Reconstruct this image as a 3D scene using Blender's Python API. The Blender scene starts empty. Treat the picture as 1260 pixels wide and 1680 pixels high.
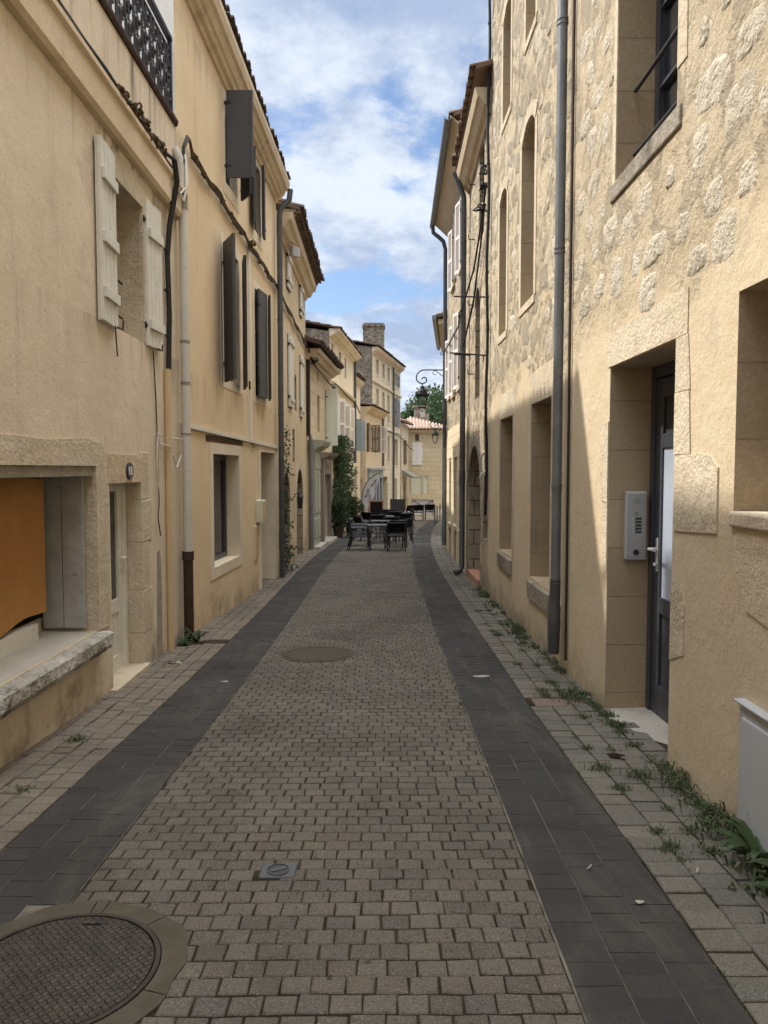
import bpy, bmesh, math, random
from mathutils import Vector, Matrix, noise as mnoise
RD = math.radians
rng = random.Random(11)
SC = bpy.context.scene
COL = SC.collection

# ------------------------------------------------------------------ camera
F, CX, CY, H = 1230.0, 630.0, 840.0, 1.65
PITCH = math.atan(70 / F)
cam = bpy.data.cameras.new('camera')
cam.sensor_fit = 'HORIZONTAL'; cam.sensor_width = 36.0
cam.lens = 36.0 * F / 1260.0
cam.clip_start = 0.05; cam.clip_end = 2000
camo = bpy.data.objects.new('camera', cam); COL.objects.link(camo)
camo.location = (0, 0, H); camo.rotation_euler = (RD(90) - PITCH, 0, 0)
SC.camera = camo
# ------------------------------------------------------------------ light
EXPOSURE = 1.66
SUN_AZ = RD(27)          # how far the sun stands ahead of the street's left normal
SUN_EL = RD(50.5)
sdir = Vector((-math.cos(SUN_AZ) * math.cos(SUN_EL), math.sin(SUN_AZ) * math.cos(SUN_EL), math.sin(SUN_EL)))
sl = bpy.data.lights.new('sun', 'SUN'); sl.energy = 2.0; sl.angle = RD(0.8); sl.color = (1.0, 0.945, 0.855)
so = bpy.data.objects.new('sun', sl); COL.objects.link(so)
so.rotation_euler = sdir.to_track_quat('Z', 'Y').to_euler(); so.location = (-20, 10, 40)
SC.view_settings.view_transform = 'Standard'; SC.view_settings.look = 'None'
SC.view_settings.exposure = EXPOSURE; SC.view_settings.gamma = 1
world = bpy.data.worlds.new('World'); SC.world = world; world.use_nodes = True


class G:
    """small node-tree helper"""
    def __init__(s, nt):
        s.nt = nt; nt.nodes.clear()
    def n(s, t, ins=None, out=0, **at):
        nd = s.nt.nodes.new(t)
        for k, v in at.items(): setattr(nd, k, v)
        for k, v in (ins or {}).items(): s.set(nd.inputs[k], v)
        return nd.outputs[out] if out is not None else nd
    def set(s, sock, v):
        if isinstance(v, bpy.types.NodeSocket): s.nt.links.new(v, sock)
        elif isinstance(v, (tuple, list)) and sock.type == 'RGBA' and len(v) == 3: sock.default_value = (*v, 1)
        else: sock.default_value = v
    def noise(s, vec, scale, detail=4, rough=.55, dist=0.0):
        return s.n('ShaderNodeTexNoise', {'Vector': vec, 'Scale': scale, 'Detail': detail, 'Roughness': rough, 'Distortion': dist})
    def map(s, vec, scale=(1, 1, 1), loc=(0, 0, 0)):
        return s.n('ShaderNodeMapping', {'Vector': vec, 'Scale': scale, 'Location': loc})
    def rr(s, v, a, b, c=0.0, d=1.0, smooth=True):
        return s.n('ShaderNodeMapRange', {'Value': v, 'From Min': a, 'From Max': b, 'To Min': c, 'To Max': d},
                   interpolation_type='SMOOTHSTEP' if smooth else 'LINEAR')
    def mix(s, f, a, b, blend='MIX'):
        nd = s.nt.nodes.new('ShaderNodeMix'); nd.data_type = 'RGBA'; nd.blend_type = blend
        s.set(nd.inputs['Factor'], f); s.set(nd.inputs['A'] if False else nd.inputs[6], a); s.set(nd.inputs[7], b)
        return nd.outputs[2]
    def m(s, op, a, b=0.0, clamp=False):
        nd = s.nt.nodes.new('ShaderNodeMath'); nd.operation = op; nd.use_clamp = clamp
        s.set(nd.inputs[0], a); s.set(nd.inputs[1], b); return nd.outputs[0]
    def bump(s, h, dist, strength=1.0, normal=None):
        i = {'Height': h, 'Distance': dist, 'Strength': strength}
        if normal: i['Normal'] = normal
        return s.n('ShaderNodeBump', i)
    def sep(s, v): return s.n('ShaderNodeSeparateXYZ', {'Vector': v}, None).outputs
    def comb(s, x, y, z): return s.n('ShaderNodeCombineXYZ', {'X': x, 'Y': y, 'Z': z})
    def coord(s, o='Object'): return s.nt.nodes.new('ShaderNodeTexCoord').outputs[o]
    def pos(s): return s.nt.nodes.new('ShaderNodeNewGeometry').outputs['Position']


# sky: Nishita with a broken deck of cloud that lies in a plane above the street
g = G(world.node_tree)
sky = g.n('ShaderNodeTexSky', sky_type='NISHITA', sun_disc=False, sun_elevation=SUN_EL,
          sun_rotation=math.atan2(sdir.x, sdir.y), air_density=1.0, dust_density=0.6, ozone_density=1.5)
skyc = g.n('ShaderNodeVectorMath', {0: sky, 1: (0.047, 0.049, 0.052)}, operation='MULTIPLY')
gd = g.coord('Generated'); gx = g.sep(gd)
dz = g.m('ADD', g.m('MAXIMUM', gx[2], 0.0), 0.30)
cp = g.comb(g.m('DIVIDE', gx[0], dz), g.m('DIVIDE', gx[1], dz), 0.0)
cv = g.map(cp, (1.0, 1.0, 1), (3.37, 1.9, 0.0))
c1 = g.noise(cv, 2.3, 9, .58, .2); c2 = g.noise(cv, 6.0, 7, .62)
cm = g.m('ADD', g.m('MULTIPLY', c1, .8), g.m('MULTIPLY', c2, .2))
cm = g.m('ADD', cm, g.rr(gx[2], .02, .26, .115, 0))
cf = g.rr(cm, .425, .515)
shade = g.rr(g.noise(g.map(cv, loc=(.13, .1, 4)), 3.4, 8, .62), .38, .62)
ccol = g.mix(shade, (.145, .178, .245), (.275, .30, .335))
# extra cloud brightness added overhead, out of view, to fill the shaded walls
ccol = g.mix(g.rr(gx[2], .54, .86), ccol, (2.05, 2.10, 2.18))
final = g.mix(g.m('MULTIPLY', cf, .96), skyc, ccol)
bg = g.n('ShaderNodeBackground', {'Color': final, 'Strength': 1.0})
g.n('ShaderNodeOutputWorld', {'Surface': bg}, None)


# ------------------------------------------------------------------ materials
def C(r, g_, b):
    return tuple(((v / 255) / 12.92 if v / 255 <= .04045 else ((v / 255 + .055) / 1.055) ** 2.4) for v in (r, g_, b))


MATS = {}
def dsat(c, k):
    l = .3 * c[0] + .59 * c[1] + .11 * c[2]
    return tuple(lerp(v, l, k) for v in c)
def lerp(a, b, t): return a + (b - a) * t
WALL_K, PAVE_K = .34, .30
def fin(g, name, col, rough, normal=None, spec=.3, metal=0.0, **kw):
    i = {'Base Color': col, 'Roughness': rough, 'Specular IOR Level': spec, 'Metallic': metal}
    if normal is not None: i['Normal'] = normal
    i.update(kw)
    b = g.n('ShaderNodeBsdfPrincipled', i)
    g.n('ShaderNodeOutputMaterial', {'Surface': b}, None)


def newmat(name):
    m = bpy.data.materials.new(name); m.use_nodes = True; MATS[name] = m
    return m, G(m.node_tree)


def plaster(name, c1, c2, stain=(.1, .08, .06), st=.5, grain=70, bump=.006, coarse=.5, lo=.58, hi=.78, streak=.35, speck=.0, drips=(), damp=0.0, crack=0.0):
    c1, c2, stain = dsat(c1, WALL_K), dsat(c2, WALL_K), dsat(stain, WALL_K)
    m, g = newmat(name); P = g.pos()
    big = g.noise(P, .55, 5, .6)
    med = g.noise(P, 3.2, 6, .62)
    col = g.mix(g.rr(g.m('ADD', g.m('MULTIPLY', big, .6), g.m('MULTIPLY', med, .4)), .38, .62), c1, c2)
    fine = g.noise(P, grain, 4, .65)
    col = g.mix(g.rr(fine, .3, .7, 0, .33), col, c2, 'MULTIPLY')
    dk = g.rr(g.noise(P, 1.1, 8, .66, .6), lo, hi, 0, st)
    stc = g.rr(g.noise(g.map(P, (3.2, 3.2, .22)), 1.0, 6, .62), .55, .76, 0, streak)
    col = g.mix(g.m('MAXIMUM', dk, stc), col, stain)
    if speck:
        sp = g.rr(g.noise(P, 17, 3, .7), .66, .72, 0, speck)
        col = g.mix(sp, col, stain)
    z = g.sep(P)[2]
    for zt, ln, amt in drips:      # dirt run down in streaks from a ledge
        run = g.noise(g.map(P, (5.5, 5.5, .35), (zt, 0, 0)), 1.0, 6, .65, .3)
        lim = g.rr(g.m('ADD', z, g.m('MULTIPLY', g.noise(g.map(P, (2.2, 2.2, .05)), 1.0, 3), ln * 1.3)), zt - ln * .25, zt + ln * .6)
        dm = g.m('MULTIPLY', g.m('MULTIPLY', g.rr(run, .46, .68, 0, amt), lim), g.m('LESS_THAN', z, zt))
        col = g.mix(dm, col, (.085, .072, .058))
    if damp:
        dd = g.rr(g.m('ADD', z, g.m('MULTIPLY', g.noise(P, 1.7, 6, .68), 1.5)), .38, .95, damp, 0)
        col = g.mix(g.m('MULTIPLY', dd, g.rr(g.noise(P, 4.5, 6, .7), .3, .62, .25, 1)), col, (.15, .115, .075))
    h = g.m('ADD', g.m('MULTIPLY', fine, 1.0), g.m('MULTIPLY', g.noise(P, 9, 6, .6), coarse * 4))
    if crack:
        wv = g.n('ShaderNodeVectorMath', {0: P, 1: g.n('ShaderNodeVectorMath', {0: g.n('ShaderNodeTexNoise', {'Vector': P, 'Scale': 3.0, 'Detail': 5}, 1), 1: (.5, .5, .5)}, operation='MULTIPLY')}, operation='ADD')
        ed = g.n('ShaderNodeTexVoronoi', {'Vector': wv, 'Scale': .75}, 0, feature='DISTANCE_TO_EDGE')
        ck = g.m('MULTIPLY', g.rr(ed, .0008, .0035, 1, 0), g.rr(g.noise(P, .8, 2), .52, .6, 0, crack))
        col = g.mix(ck, col, (.10, .085, .065)); h = g.m('SUBTRACT', h, g.m('MULTIPLY', ck, 1.5))
    fin(g, name, col, .92, g.bump(h, bump), spec=.15)
    return m


def ashlar(name, c1, c2, joint, bw=.6, rh=.3, mort=.008, bump=.006, stain=(.12, .1, .07), st=.35, lo=.55):
    c1, c2, joint, stain = [dsat(v, WALL_K) for v in (c1, c2, joint, stain)]
    m, g = newmat(name); P = g.pos()
    uv = g.coord('UV')
    wob = g.n('ShaderNodeVectorMath', {0: uv, 1: g.n('ShaderNodeVectorMath', {0: g.n('ShaderNodeTexNoise', {'Vector': P, 'Scale': 4.0}, 1), 1: (.02, .02, .02)}, operation='MULTIPLY')}, operation='ADD')
    bk = g.n('ShaderNodeTexBrick', {'Vector': wob, 'Color1': c1, 'Color2': c2, 'Mortar': joint, 'Scale': 1.0, 'Mortar Size': mort, 'Mortar Smooth': .25, 'Bias': 0.0, 'Brick Width': bw, 'Row Height': rh}, None, offset=.5)
    fine = g.noise(P, 60, 5, .65); med = g.noise(P, 2.3, 7, .62)
    col = g.mix(g.rr(med, .35, .66, 0, .65), bk.outputs[0], c2)
    col = g.mix(g.rr(fine, .3, .7, 0, .35), col, c1, 'MULTIPLY')
    col = g.mix(g.rr(g.noise(P, .9, 8, .68, .5), lo, lo + .22, 0, st), col, stain)
    h = g.m('ADD', g.m('MULTIPLY', fine, .6), g.m('ADD', g.m('MULTIPLY', g.noise(P, 11, 5, .6), 1.2), g.m('MULTIPLY', bk.outputs[1], -1.6)))
    fin(g, name, col, .9, g.bump(h, bump), spec=.15)
    return m


def rubble(name, mortar, mortar2, stone, stone2, zlo=2.6, zhi=3.1, thick=.03, pres=.45, scale=(3.3, 3.3, 5.6), stain=(.2, .17, .13), below=None, yfrom=None, soft=1.0):
    """fieldstones showing through lime mortar above an uneven line, smooth render below it"""
    mortar, mortar2, stone, stone2, stain = [dsat(v, WALL_K) for v in (mortar, mortar2, stone, stone2, stain)]
    if below: below = dsat(below, WALL_K)
    m, g = newmat(name); P = g.pos(); z = g.sep(P)[2]
    wn = g.n('ShaderNodeTexNoise', {'Vector': P, 'Scale': 4.2, 'Detail': 6, 'Roughness': .62}, 1)
    wv = g.n('ShaderNodeVectorMath', {0: P, 1: g.n('ShaderNodeVectorMath', {0: g.n('ShaderNodeVectorMath', {0: wn, 1: (.5, .5, .5)}, operation='SUBTRACT'), 1: (.26, .26, .20)}, operation='MULTIPLY')}, operation='ADD')
    sv = g.map(wv, scale)
    vo = g.n('ShaderNodeTexVoronoi', {'Vector': sv, 'Scale': 1.0, 'Randomness': .95}, None, feature='F1')
    ed = g.n('ShaderNodeTexVoronoi', {'Vector': sv, 'Scale': 1.0, 'Randomness': .95}, 0, feature='DISTANCE_TO_EDGE')
    rnd = g.sep(vo.outputs['Color'])
    med0 = g.noise(P, 1.3, 3)
    up = g.rr(g.m('ADD', z, g.m('MULTIPLY', g.noise(P, 1.1, 4), 1.3)), zlo + .65, zhi + .65)
    keep = g.m('MULTIPLY', g.m('GREATER_THAN', rnd[0], pres), up)
    if yfrom: keep = g.m('MULTIPLY', keep, g.rr(g.m('ADD', g.sep(P)[1], g.m('MULTIPLY', med0, .8)), yfrom, yfrom + .5))
    pit = g.noise(P, 24, 7, .74); pit2 = g.noise(P, 58, 5, .7); lump = g.noise(P, 7, 4, .6)
    rough_ed = g.m('ADD', ed, g.m('MULTIPLY', g.m('SUBTRACT', pit, .5), .45))
    rough_ed = g.m('SUBTRACT', rough_ed, g.m('MULTIPLY', rnd[2], .10))
    msk = g.m('MULTIPLY', g.rr(rough_ed, .07, .15), keep)
    fine = g.noise(P, 75, 5, .7); med = g.noise(P, 2.2, 6, .62)
    mc = g.mix(g.rr(med, .36, .64), mortar, mortar2)
    if below: mc = g.mix(up, g.mix(g.rr(med, .36, .64), below, mortar), mc)
    sc_ = g.mix(rnd[1], stone, stone2)
    sc_ = g.mix(g.rr(pit, .54, .72, 0, .55), sc_, stain)
    sc_ = g.mix(g.rr(pit2, .50, .64, 0, .35), sc_, mortar2)
    col = g.mix(g.m('MULTIPLY', msk, soft), mc, sc_)
    worn = g.m('MULTIPLY', g.m('MULTIPLY', g.rr(g.noise(P, 3.1, 7, .72, .6), .50, .62), up), .34)
    col = g.mix(worn, col, g.mix(pit, stone2, stain))
    col = g.mix(g.rr(fine, .3, .7, 0, .3), col, mortar, 'MULTIPLY')
    st = g.rr(g.noise(g.map(P, (1.5, 1.5, .5)), 1.0, 7, .68, .5), .56, .78, 0, .6)
    col = g.mix(st, col, stain)
    dm = g.m('MULTIPLY', g.rr(g.m('ADD', z, g.m('MULTIPLY', g.noise(P, 2.5, 6, .7), 1.1)), .25, .72, 1, 0), g.rr(g.noise(P, 5, 5, .7), .35, .6, .3, .85))
    col = g.mix(dm, col, (.14, .125, .085))
    rou = g.m('ADD', g.m('MULTIPLY', up, .75), .25)
    h = g.m('ADD', g.m('MULTIPLY', msk, g.m('ADD', .28, g.m('ADD', g.m('MULTIPLY', pit, 1.5), g.m('MULTIPLY', pit2, .6)))),
            g.m('MULTIPLY', rou, g.m('ADD', g.m('ADD', g.m('MULTIPLY', fine, .22), g.m('MULTIPLY', lump, .9)), g.m('ADD', g.m('MULTIPLY', pit, .45), g.m('MULTIPLY', g.m('MULTIPLY', worn, pit2), 2.2)))))
    fin(g, name, col, .93, g.bump(h, thick), spec=.12)
    return m


def simple(name, col, rough=.6, spec=.4, metal=0.0, var=.25, sc=8, bump=0.0, bs=60, col2=None, stain=None, **kw):
    m, g = newmat(name); P = g.coord('Object')
    nz = g.noise(P, sc, 5, .6)
    c = g.mix(g.rr(nz, .3, .7, 0, 1), col, col2 if col2 else tuple(v * (1 - var) for v in col))
    if stain: c = g.mix(g.rr(g.noise(P, sc * 1.7, 8, .7, .4), .56, .72, 0, .8), c, stain)
    n = g.bump(g.noise(P, bs, 4, .6), bump) if bump else None
    fin(g, name, c, rough, n, spec, metal, **kw)
    return m


def paver_mat(name, cols, rough=.85, moss=.3, speck=.5):
    cols = [dsat(v, PAVE_K) for v in cols]
    m, g = newmat(name); P = g.pos()
    uv = g.n('ShaderNodeUVMap', uv_map='rnd'); u = g.sep(uv)
    c = g.mix(g.rr(u[0], .0, .55), cols[0], cols[1]); c = g.mix(g.rr(u[0], .62, .98), c, cols[2])
    c = g.mix(g.rr(u[1], .75, 1.0, 0, .6), c, cols[3])
    gr = g.noise(P, 190, 2, .75); gr2 = g.noise(P, 85, 3, .75)
    c = g.mix(g.rr(gr, .52, .66, 0, speck), c, tuple(min(1, v * 2.0) for v in cols[1]))
    c = g.mix(g.rr(gr2, .56, .68, 0, speck), c, tuple(v * .40 for v in cols[0]))
    c = g.mix(g.rr(g.noise(P, .8, 7, .65, .3), .46, .70, 0, .6), c, tuple(v * .58 for v in cols[0]))
    c = g.mix(g.rr(g.noise(P, 13, 2, .5), .735, .75, 0, .7), c, (.018, .017, .016))
    c = g.mix(g.rr(g.noise(g.map(P, loc=(7, 3, 1)), 2.3, 6, .7), .56, .74, 0, .35), c, tuple(min(1, v * 1.5) for v in cols[1]))
    if name == 'paver_dark':
        c = g.mix(g.rr(g.noise(g.map(P, (1.8, .45, 1)), 1.9, 8, .72, .5), .48, .74, 0, .5), c, C(98, 93, 84))
    c = g.mix(g.rr(g.noise(P, 6.5, 6, .7), .60, .78, 0, moss), c, (.075, .078, .04))
    h = g.m('ADD', g.m('MULTIPLY', gr, .5), g.m('MULTIPLY', gr2, .8))
    fin(g, name, c, g.rr(g.noise(P, 2.0, 4), .3, .7, rough - .16, rough), g.bump(h, .004), spec=.3)
    return m


# house walls
plaster('plaster_beige', C(214, 193, 158), C(224, 204, 170), stain=C(120, 103, 80), st=.40, streak=.34, bump=.0035, speck=.30, drips=((5.30, .9, .8), (4.36, .7, .75), (2.82, .5, .35)), damp=.85, crack=.10)
plaster('plaster_ochre', C(224, 193, 138), C(232, 203, 150), stain=C(165, 134, 92), st=.34, streak=.22, bump=.003, coarse=.25, drips=((6.6, .5, .35), (2.75, .6, .3)), damp=.55, crack=.10)
plaster('plaster_straw', C(208, 180, 128), C(219, 194, 146), stain=C(140, 118, 84), st=.5, streak=.35, bump=.006, drips=((6.0, .6, .5),), damp=.6, crack=.3)
plaster('plaster_cream', C(232, 216, 176), C(224, 204, 158), stain=C(170, 150, 112), st=.35, streak=.25, bump=.004)
plaster('plaster_tan', C(205, 182, 140), C(216, 196, 156), stain=C(130, 110, 84), st=.45, streak=.4, bump=.006)
plaster('plaster_grey', C(222, 219, 212), C(234, 231, 224), stain=C(110, 104, 96), st=.55, streak=.5, bump=.005)
plaster('plaster_pale', C(232, 214, 180), C(220, 200, 162), stain=C(170, 148, 116), st=.25, streak=.15, bump=.003, coarse=.3)
plaster('render_rough', C(205, 178, 132), C(214, 190, 148), stain=C(140, 116, 82), st=.4, streak=.25, grain=55, bump=.010)
plaster('stone_pale', C(214, 196, 160), C(198, 178, 140), stain=C(128, 110, 84), st=.5, streak=.25, bump=.010, grain=45, speck=.6)
plaster('fieldstone', C(208, 195, 168), C(194, 179, 148), stain=C(128, 116, 94), st=.6, streak=.0, bump=.016, grain=62, coarse=.8, lo=.54, hi=.7, speck=.7)
plaster('stone_grey', C(170, 158, 136), C(150, 136, 112), stain=C(70, 62, 52), st=.75, streak=.5, bump=.012, grain=40, lo=.5, hi=.7, speck=.6)
plaster('stone_lichen', C(232, 225, 206), C(172, 165, 146), stain=C(62, 58, 52), st=.9, streak=.05, bump=.035, grain=24, lo=.50, hi=.57, speck=.7)
plaster('stone_white', C(188, 180, 162), C(172, 163, 144), stain=C(118, 110, 94), st=.5, streak=.1, bump=.003)
plaster('moulding', C(222, 198, 156), C(208, 182, 138), stain=C(120, 100, 76), st=.45, streak=.5, bump=.003, coarse=.2)
ashlar('ashlar_gold', C(222, 198, 146), C(208, 182, 130), C(188, 162, 116), .62, .31)
ashlar('ashlar_reveal', C(190, 164, 118), C(178, 152, 108), C(158, 134, 96), 4.0, .36, .004, st=.4, bump=.004)
ashlar('ashlar_pale', C(226, 206, 162), C(214, 192, 146), C(176, 154, 114), .55, .27)
ashlar('ashlar_grey', C(190, 172, 138), C(165, 148, 118), C(98, 84, 64), .42, .27, .014, bump=.016, st=.6, lo=.47)
rubble('rubble_gold', C(210, 189, 147), C(200, 177, 133), C(226, 214, 190), C(212, 198, 170), below=C(208, 182, 136), thick=.05, pres=.12, yfrom=6.9, soft=.42, scale=(2.5, 2.5, 3.5), stain=(.30, .26, .20))
rubble('rubble_grey', C(206, 184, 142), C(190, 168, 130), C(198, 184, 154), C(174, 158, 128), zlo=-2, zhi=-1.5, thick=.03, pres=.2, stain=(.14, .12, .09))
rubble('rubble_dark', C(168, 152, 124), C(148, 132, 106), C(188, 172, 144), C(124, 108, 86), zlo=-2, zhi=-1.5, thick=.05, pres=.15, stain=(.09, .08, .07))
# ground
paver_mat('paver_brown', [C(85, 78, 66), C(99, 91, 77), C(82, 77, 68), C(95, 83, 68)], .92, .28, .85)
paver_mat('paver_dark', [C(54, 52, 49), C(59, 57, 53), C(51, 49, 47), C(60, 57, 52)], .92, .08, .45)
paver_mat('paver_sand', [C(99, 93, 79), C(110, 103, 88), C(93, 90, 80), C(104, 92, 76)], .92, .45, .7)
paver_mat('paver_sand_clean', [C(110, 98, 82), C(121, 108, 90), C(102, 94, 80), C(112, 95, 77)], .92, .25, .7)
simple('concrete', C(88, 82, 71), .92, .15, var=.25, sc=7, bump=.004, bs=70, stain=C(84, 79, 68))
simple('cover_infill', C(84, 77, 66), .9, .2, var=.25, sc=14, bump=.006, bs=45)
simple('soil_joint', C(64, 56, 44), .95, .1, var=.5, sc=3.0, bump=.004, col2=C(36, 34, 24))
simple('dust_joint', C(124, 119, 107), .95, .1, var=.5, sc=5, col2=C(70, 68, 64))
simple('paved_ground', C(150, 138, 116), .9, .2, var=.2, sc=3, bump=.003, bs=80)
# trims
simple('white_paint', C(212, 208, 196), .55, .3, var=.1, sc=6, stain=C(172, 160, 138), bump=.001, bs=30)
simple('white_pvc', C(214, 210, 198), .4, .4, var=.06, sc=4)
simple('shutter_grey', C(168, 166, 160), .7, .3, var=.2, sc=7, stain=C(118, 112, 104), bump=.002, bs=40)
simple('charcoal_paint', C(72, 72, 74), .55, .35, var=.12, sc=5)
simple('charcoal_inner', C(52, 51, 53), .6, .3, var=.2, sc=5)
simple('blue_shutter', C(150, 166, 174), .6, .3, var=.12, sc=5)
simple('lavender_shutter', C(138, 140, 156), .6, .3, var=.2, sc=5)
simple('brown_shutter', C(120, 104, 86), .65, .3, var=.2, sc=5)
simple('mint_white', C(224, 228, 214), .6, .3, var=.06, sc=5)
simple('pink_white', C(226, 220, 214), .6, .3, var=.05, sc=5)
simple('sage_paint', C(166, 166, 148), .6, .3, var=.15, sc=5, stain=C(126, 124, 106))
simple('taupe_paint', C(138, 130, 118), .6, .3, var=.15, sc=5)
simple('shop_blue', C(150, 158, 164), .55, .35, var=.1, sc=5)
simple('cream_blind', C(206, 206, 180), .6, .3, var=.08, sc=4)
simple('dark_wood', C(92, 70, 52), .85, .2, var=.4, sc=14, bump=.006, bs=30)
simple('door_grey', C(62, 66, 74), .38, .5, var=.15, sc=6)
simple('dark_gap', C(22, 20, 19), .9, .1)
simple('iron_black', C(28, 28, 34), .5, .5, var=.2, sc=20)
simple('iron_rust', C(66, 48, 40), .75, .3, var=.4, sc=14)
simple('cast_iron', C(70, 62, 54), .62, .4, metal=.35, var=.4, sc=9, bump=.002, bs=90, stain=C(92, 80, 66))
simple('zinc', C(126, 129, 131), .45, .5, metal=.4, var=.25, sc=5, stain=C(84, 86, 86))
simple('zinc_dark', C(86, 87, 88), .5, .5, metal=.3, var=.25, sc=5, stain=C(66, 66, 66))
simple('pipe_white', C(196, 192, 182), .5, .35, var=.1, sc=4, stain=C(166, 158, 142))
simple('pipe_grey', C(140, 136, 126), .55, .3, var=.15, sc=6)
simple('conduit_beige', C(196, 172, 132), .6, .3, var=.1, sc=4)
simple('cable_black', C(24, 23, 23), .5, .4, var=.3, sc=30)
simple('cable_brown', C(98, 82, 62), .8, .2, var=.4, sc=18)
simple('cable_white', C(206, 202, 192), .6, .3, var=.1, sc=18)
simple('steel_brushed', C(196, 197, 198), .35, .5, metal=.35, var=.08, sc=3)
simple('steel_face', C(158, 158, 155), .42, .5, metal=.15, var=.08, sc=3)
simple('steel_frame', C(132, 134, 138), .38, .5, metal=.6, var=.15, sc=8)
simple('enamel_navy', C(36, 40, 62), .3, .5, var=.1)
simple('enamel_white', C(226, 226, 222), .35, .5, var=.03)
simple('chair_black', C(26, 26, 30), .55, .4, var=.2, sc=20)
simple('chair_mesh', C(20, 20, 23), .8, .2, var=.3, sc=60)
simple('chair_frame_grey', C(40, 40, 43), .45, .5, var=.2, sc=20)
simple('table_top', C(66, 68, 72), .55, .5, var=.1)
simple('slate_board', C(20, 20, 21), .7, .2, var=.2)
simple('board_wood', C(176, 122, 96), .6, .3, var=.2)
simple('panel_charcoal', C(64, 64, 68), .6, .3, var=.08)
simple('canvas_white', C(214, 214, 220), .8, .15, var=.06, sc=3)
simple('canvas_flag', C(190, 192, 198), .8, .15, var=.1, sc=3)
simple('flag_print', C(92, 94, 102), .8, .15, var=.1)
simple('pot_brown', C(66, 54, 46), .7, .3, var=.2)
simple('soil', C(52, 40, 30), .95, .1, var=.4, sc=30)
simple('tile_terracotta', C(120, 101, 87), .88, .2, var=.5, sc=9, col2=C(112, 94, 80), stain=C(80, 73, 66))
simple('tile_dark', C(104, 84, 72), .88, .2, var=.5, sc=9, col2=C(82, 74, 68), stain=C(58, 54, 50))
simple('tile_orange', C(144, 118, 101), .88, .2, var=.3, sc=9, col2=C(160, 146, 132))
simple('brick_red', C(122, 104, 86), .85, .2, var=.4, sc=14)
simple('bark', C(96, 80, 62), .9, .1, var=.4, sc=10, bump=.02, bs=20)
simple('slab_red', C(126, 110, 98), .85, .25, var=.3, sc=60, stain=C(96, 84, 76))
simple('step_red', C(176, 130, 110), .8, .25, var=.2, sc=20)
simple('paper_white', C(168, 162, 148), .8, .2, var=.1)
simple('interphone_dark', C(58, 60, 62), .5, .4)
simple('box_white', C(176, 178, 178), .5, .35, var=.10, sc=3, stain=C(138, 136, 130))
simple('lamp_black', C(20, 22, 25), .6, .5, var=.15)


def foliage(name, c1, c2, c3):
    m, g = newmat(name); P = g.pos()
    uv = g.sep(g.n('ShaderNodeUVMap', uv_map='rnd'))
    c = g.mix(uv[0], c1, c2); c = g.mix(g.rr(uv[1], .7, 1), c, c3)
    b = g.n('ShaderNodeBsdfPrincipled', {'Base Color': c, 'Roughness': .55, 'Specular IOR Level': .3})
    t = g.n('ShaderNodeBsdfTranslucent', {'Color': g.mix(.5, c, c3)})
    mx = g.n('ShaderNodeMixShader', {0: .28, 1: b, 2: t})
    g.n('ShaderNodeOutputMaterial', {'Surface': mx}, None)
    return m


foliage('leaf_ivy', (.035, .065, .028), (.06, .10, .045), (.12, .16, .075))
foliage('leaf_weed', (.04, .065, .024), (.065, .10, .036), (.13, .13, .06))
foliage('leaf_tree', (.035, .065, .025), (.06, .10, .038), (.10, .14, .06))
foliage('leaf_dry', (.10, .06, .03), (.16, .10, .05), (.2, .14, .08))


def special():
    # window glass: opaque glossy pane, the unlit room's darkness put into its colour
    m, g = newmat('glass_dark'); P = g.pos()
    c = g.mix(g.rr(g.noise(P, 2.5, 3), .4, .6), (.012, .013, .015), (.03, .032, .035))
    fin(g, 'glass_dark', c, .06, g.bump(g.noise(P, 1.6, 2), .01, .25), spec=.6)
    m, g = newmat('glass_painted_reflection'); P = g.pos()
    fin(g, 'glass_painted_reflection', g.mix(g.noise(P, 3, 4), C(150, 160, 178), C(186, 194, 206)), .16, spec=.6)  # pale blue tone paints a bright reflection into the door glass
    m, g = newmat('glass_lamp')
    gl = g.n('ShaderNodeBsdfGlossy', {'Roughness': .05}); tr = g.n('ShaderNodeBsdfTransparent', {'Color': (.9, .92, .9, 1)})
    g.n('ShaderNodeOutputMaterial', {'Surface': g.n('ShaderNodeMixShader', {0: .10, 1: tr, 2: gl})}, None)
    # weathered orange board with fine ribs
    m, g = newmat('board_orange'); P = g.pos()
    w = g.n('ShaderNodeTexWave', {'Vector': P, 'Scale': 16.0, 'Distortion': 1.2, 'Detail': 3.0}, 1, wave_type='BANDS', bands_direction='Z')
    c = g.mix(g.rr(w, .2, .8, 0, .5), C(176, 128, 76), C(164, 116, 64))
    c = g.mix(g.rr(g.noise(P, 2.2, 6, .6), .4, .7, 0, .7), c, C(186, 140, 88))
    c = g.mix(g.rr(g.noise(P, 19, 3, .6), .70, .74, 0, .7), c, C(70, 44, 24))
    fin(g, '', c, .75, g.bump(w, .0015), spec=.2)
    # cast iron with a woven chequer tread
    m, g = newmat('iron_tread'); P = g.coord('Object'); q = g.sep(P)
    a = g.m('SINE', g.m('MULTIPLY', g.m('ADD', q[0], q[1]), 105.0)); b = g.m('SINE', g.m('MULTIPLY', g.m('SUBTRACT', q[0], q[1]), 105.0))
    t = g.rr(g.m('MULTIPLY', a, b), -.25, .45)
    nz = g.noise(P, 14, 6, .65)
    c = g.mix(g.rr(nz, .35, .65), C(64, 58, 52), C(82, 75, 67)); c = g.mix(t, g.mix(.35, c, C(36, 33, 30)), c)
    fin(g, '', c, .62, g.bump(t, .012), spec=.4, metal=.25)


special()


# ------------------------------------------------------------------ mesh building
def lerp(a, b, t): return a + (b - a) * t


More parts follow.
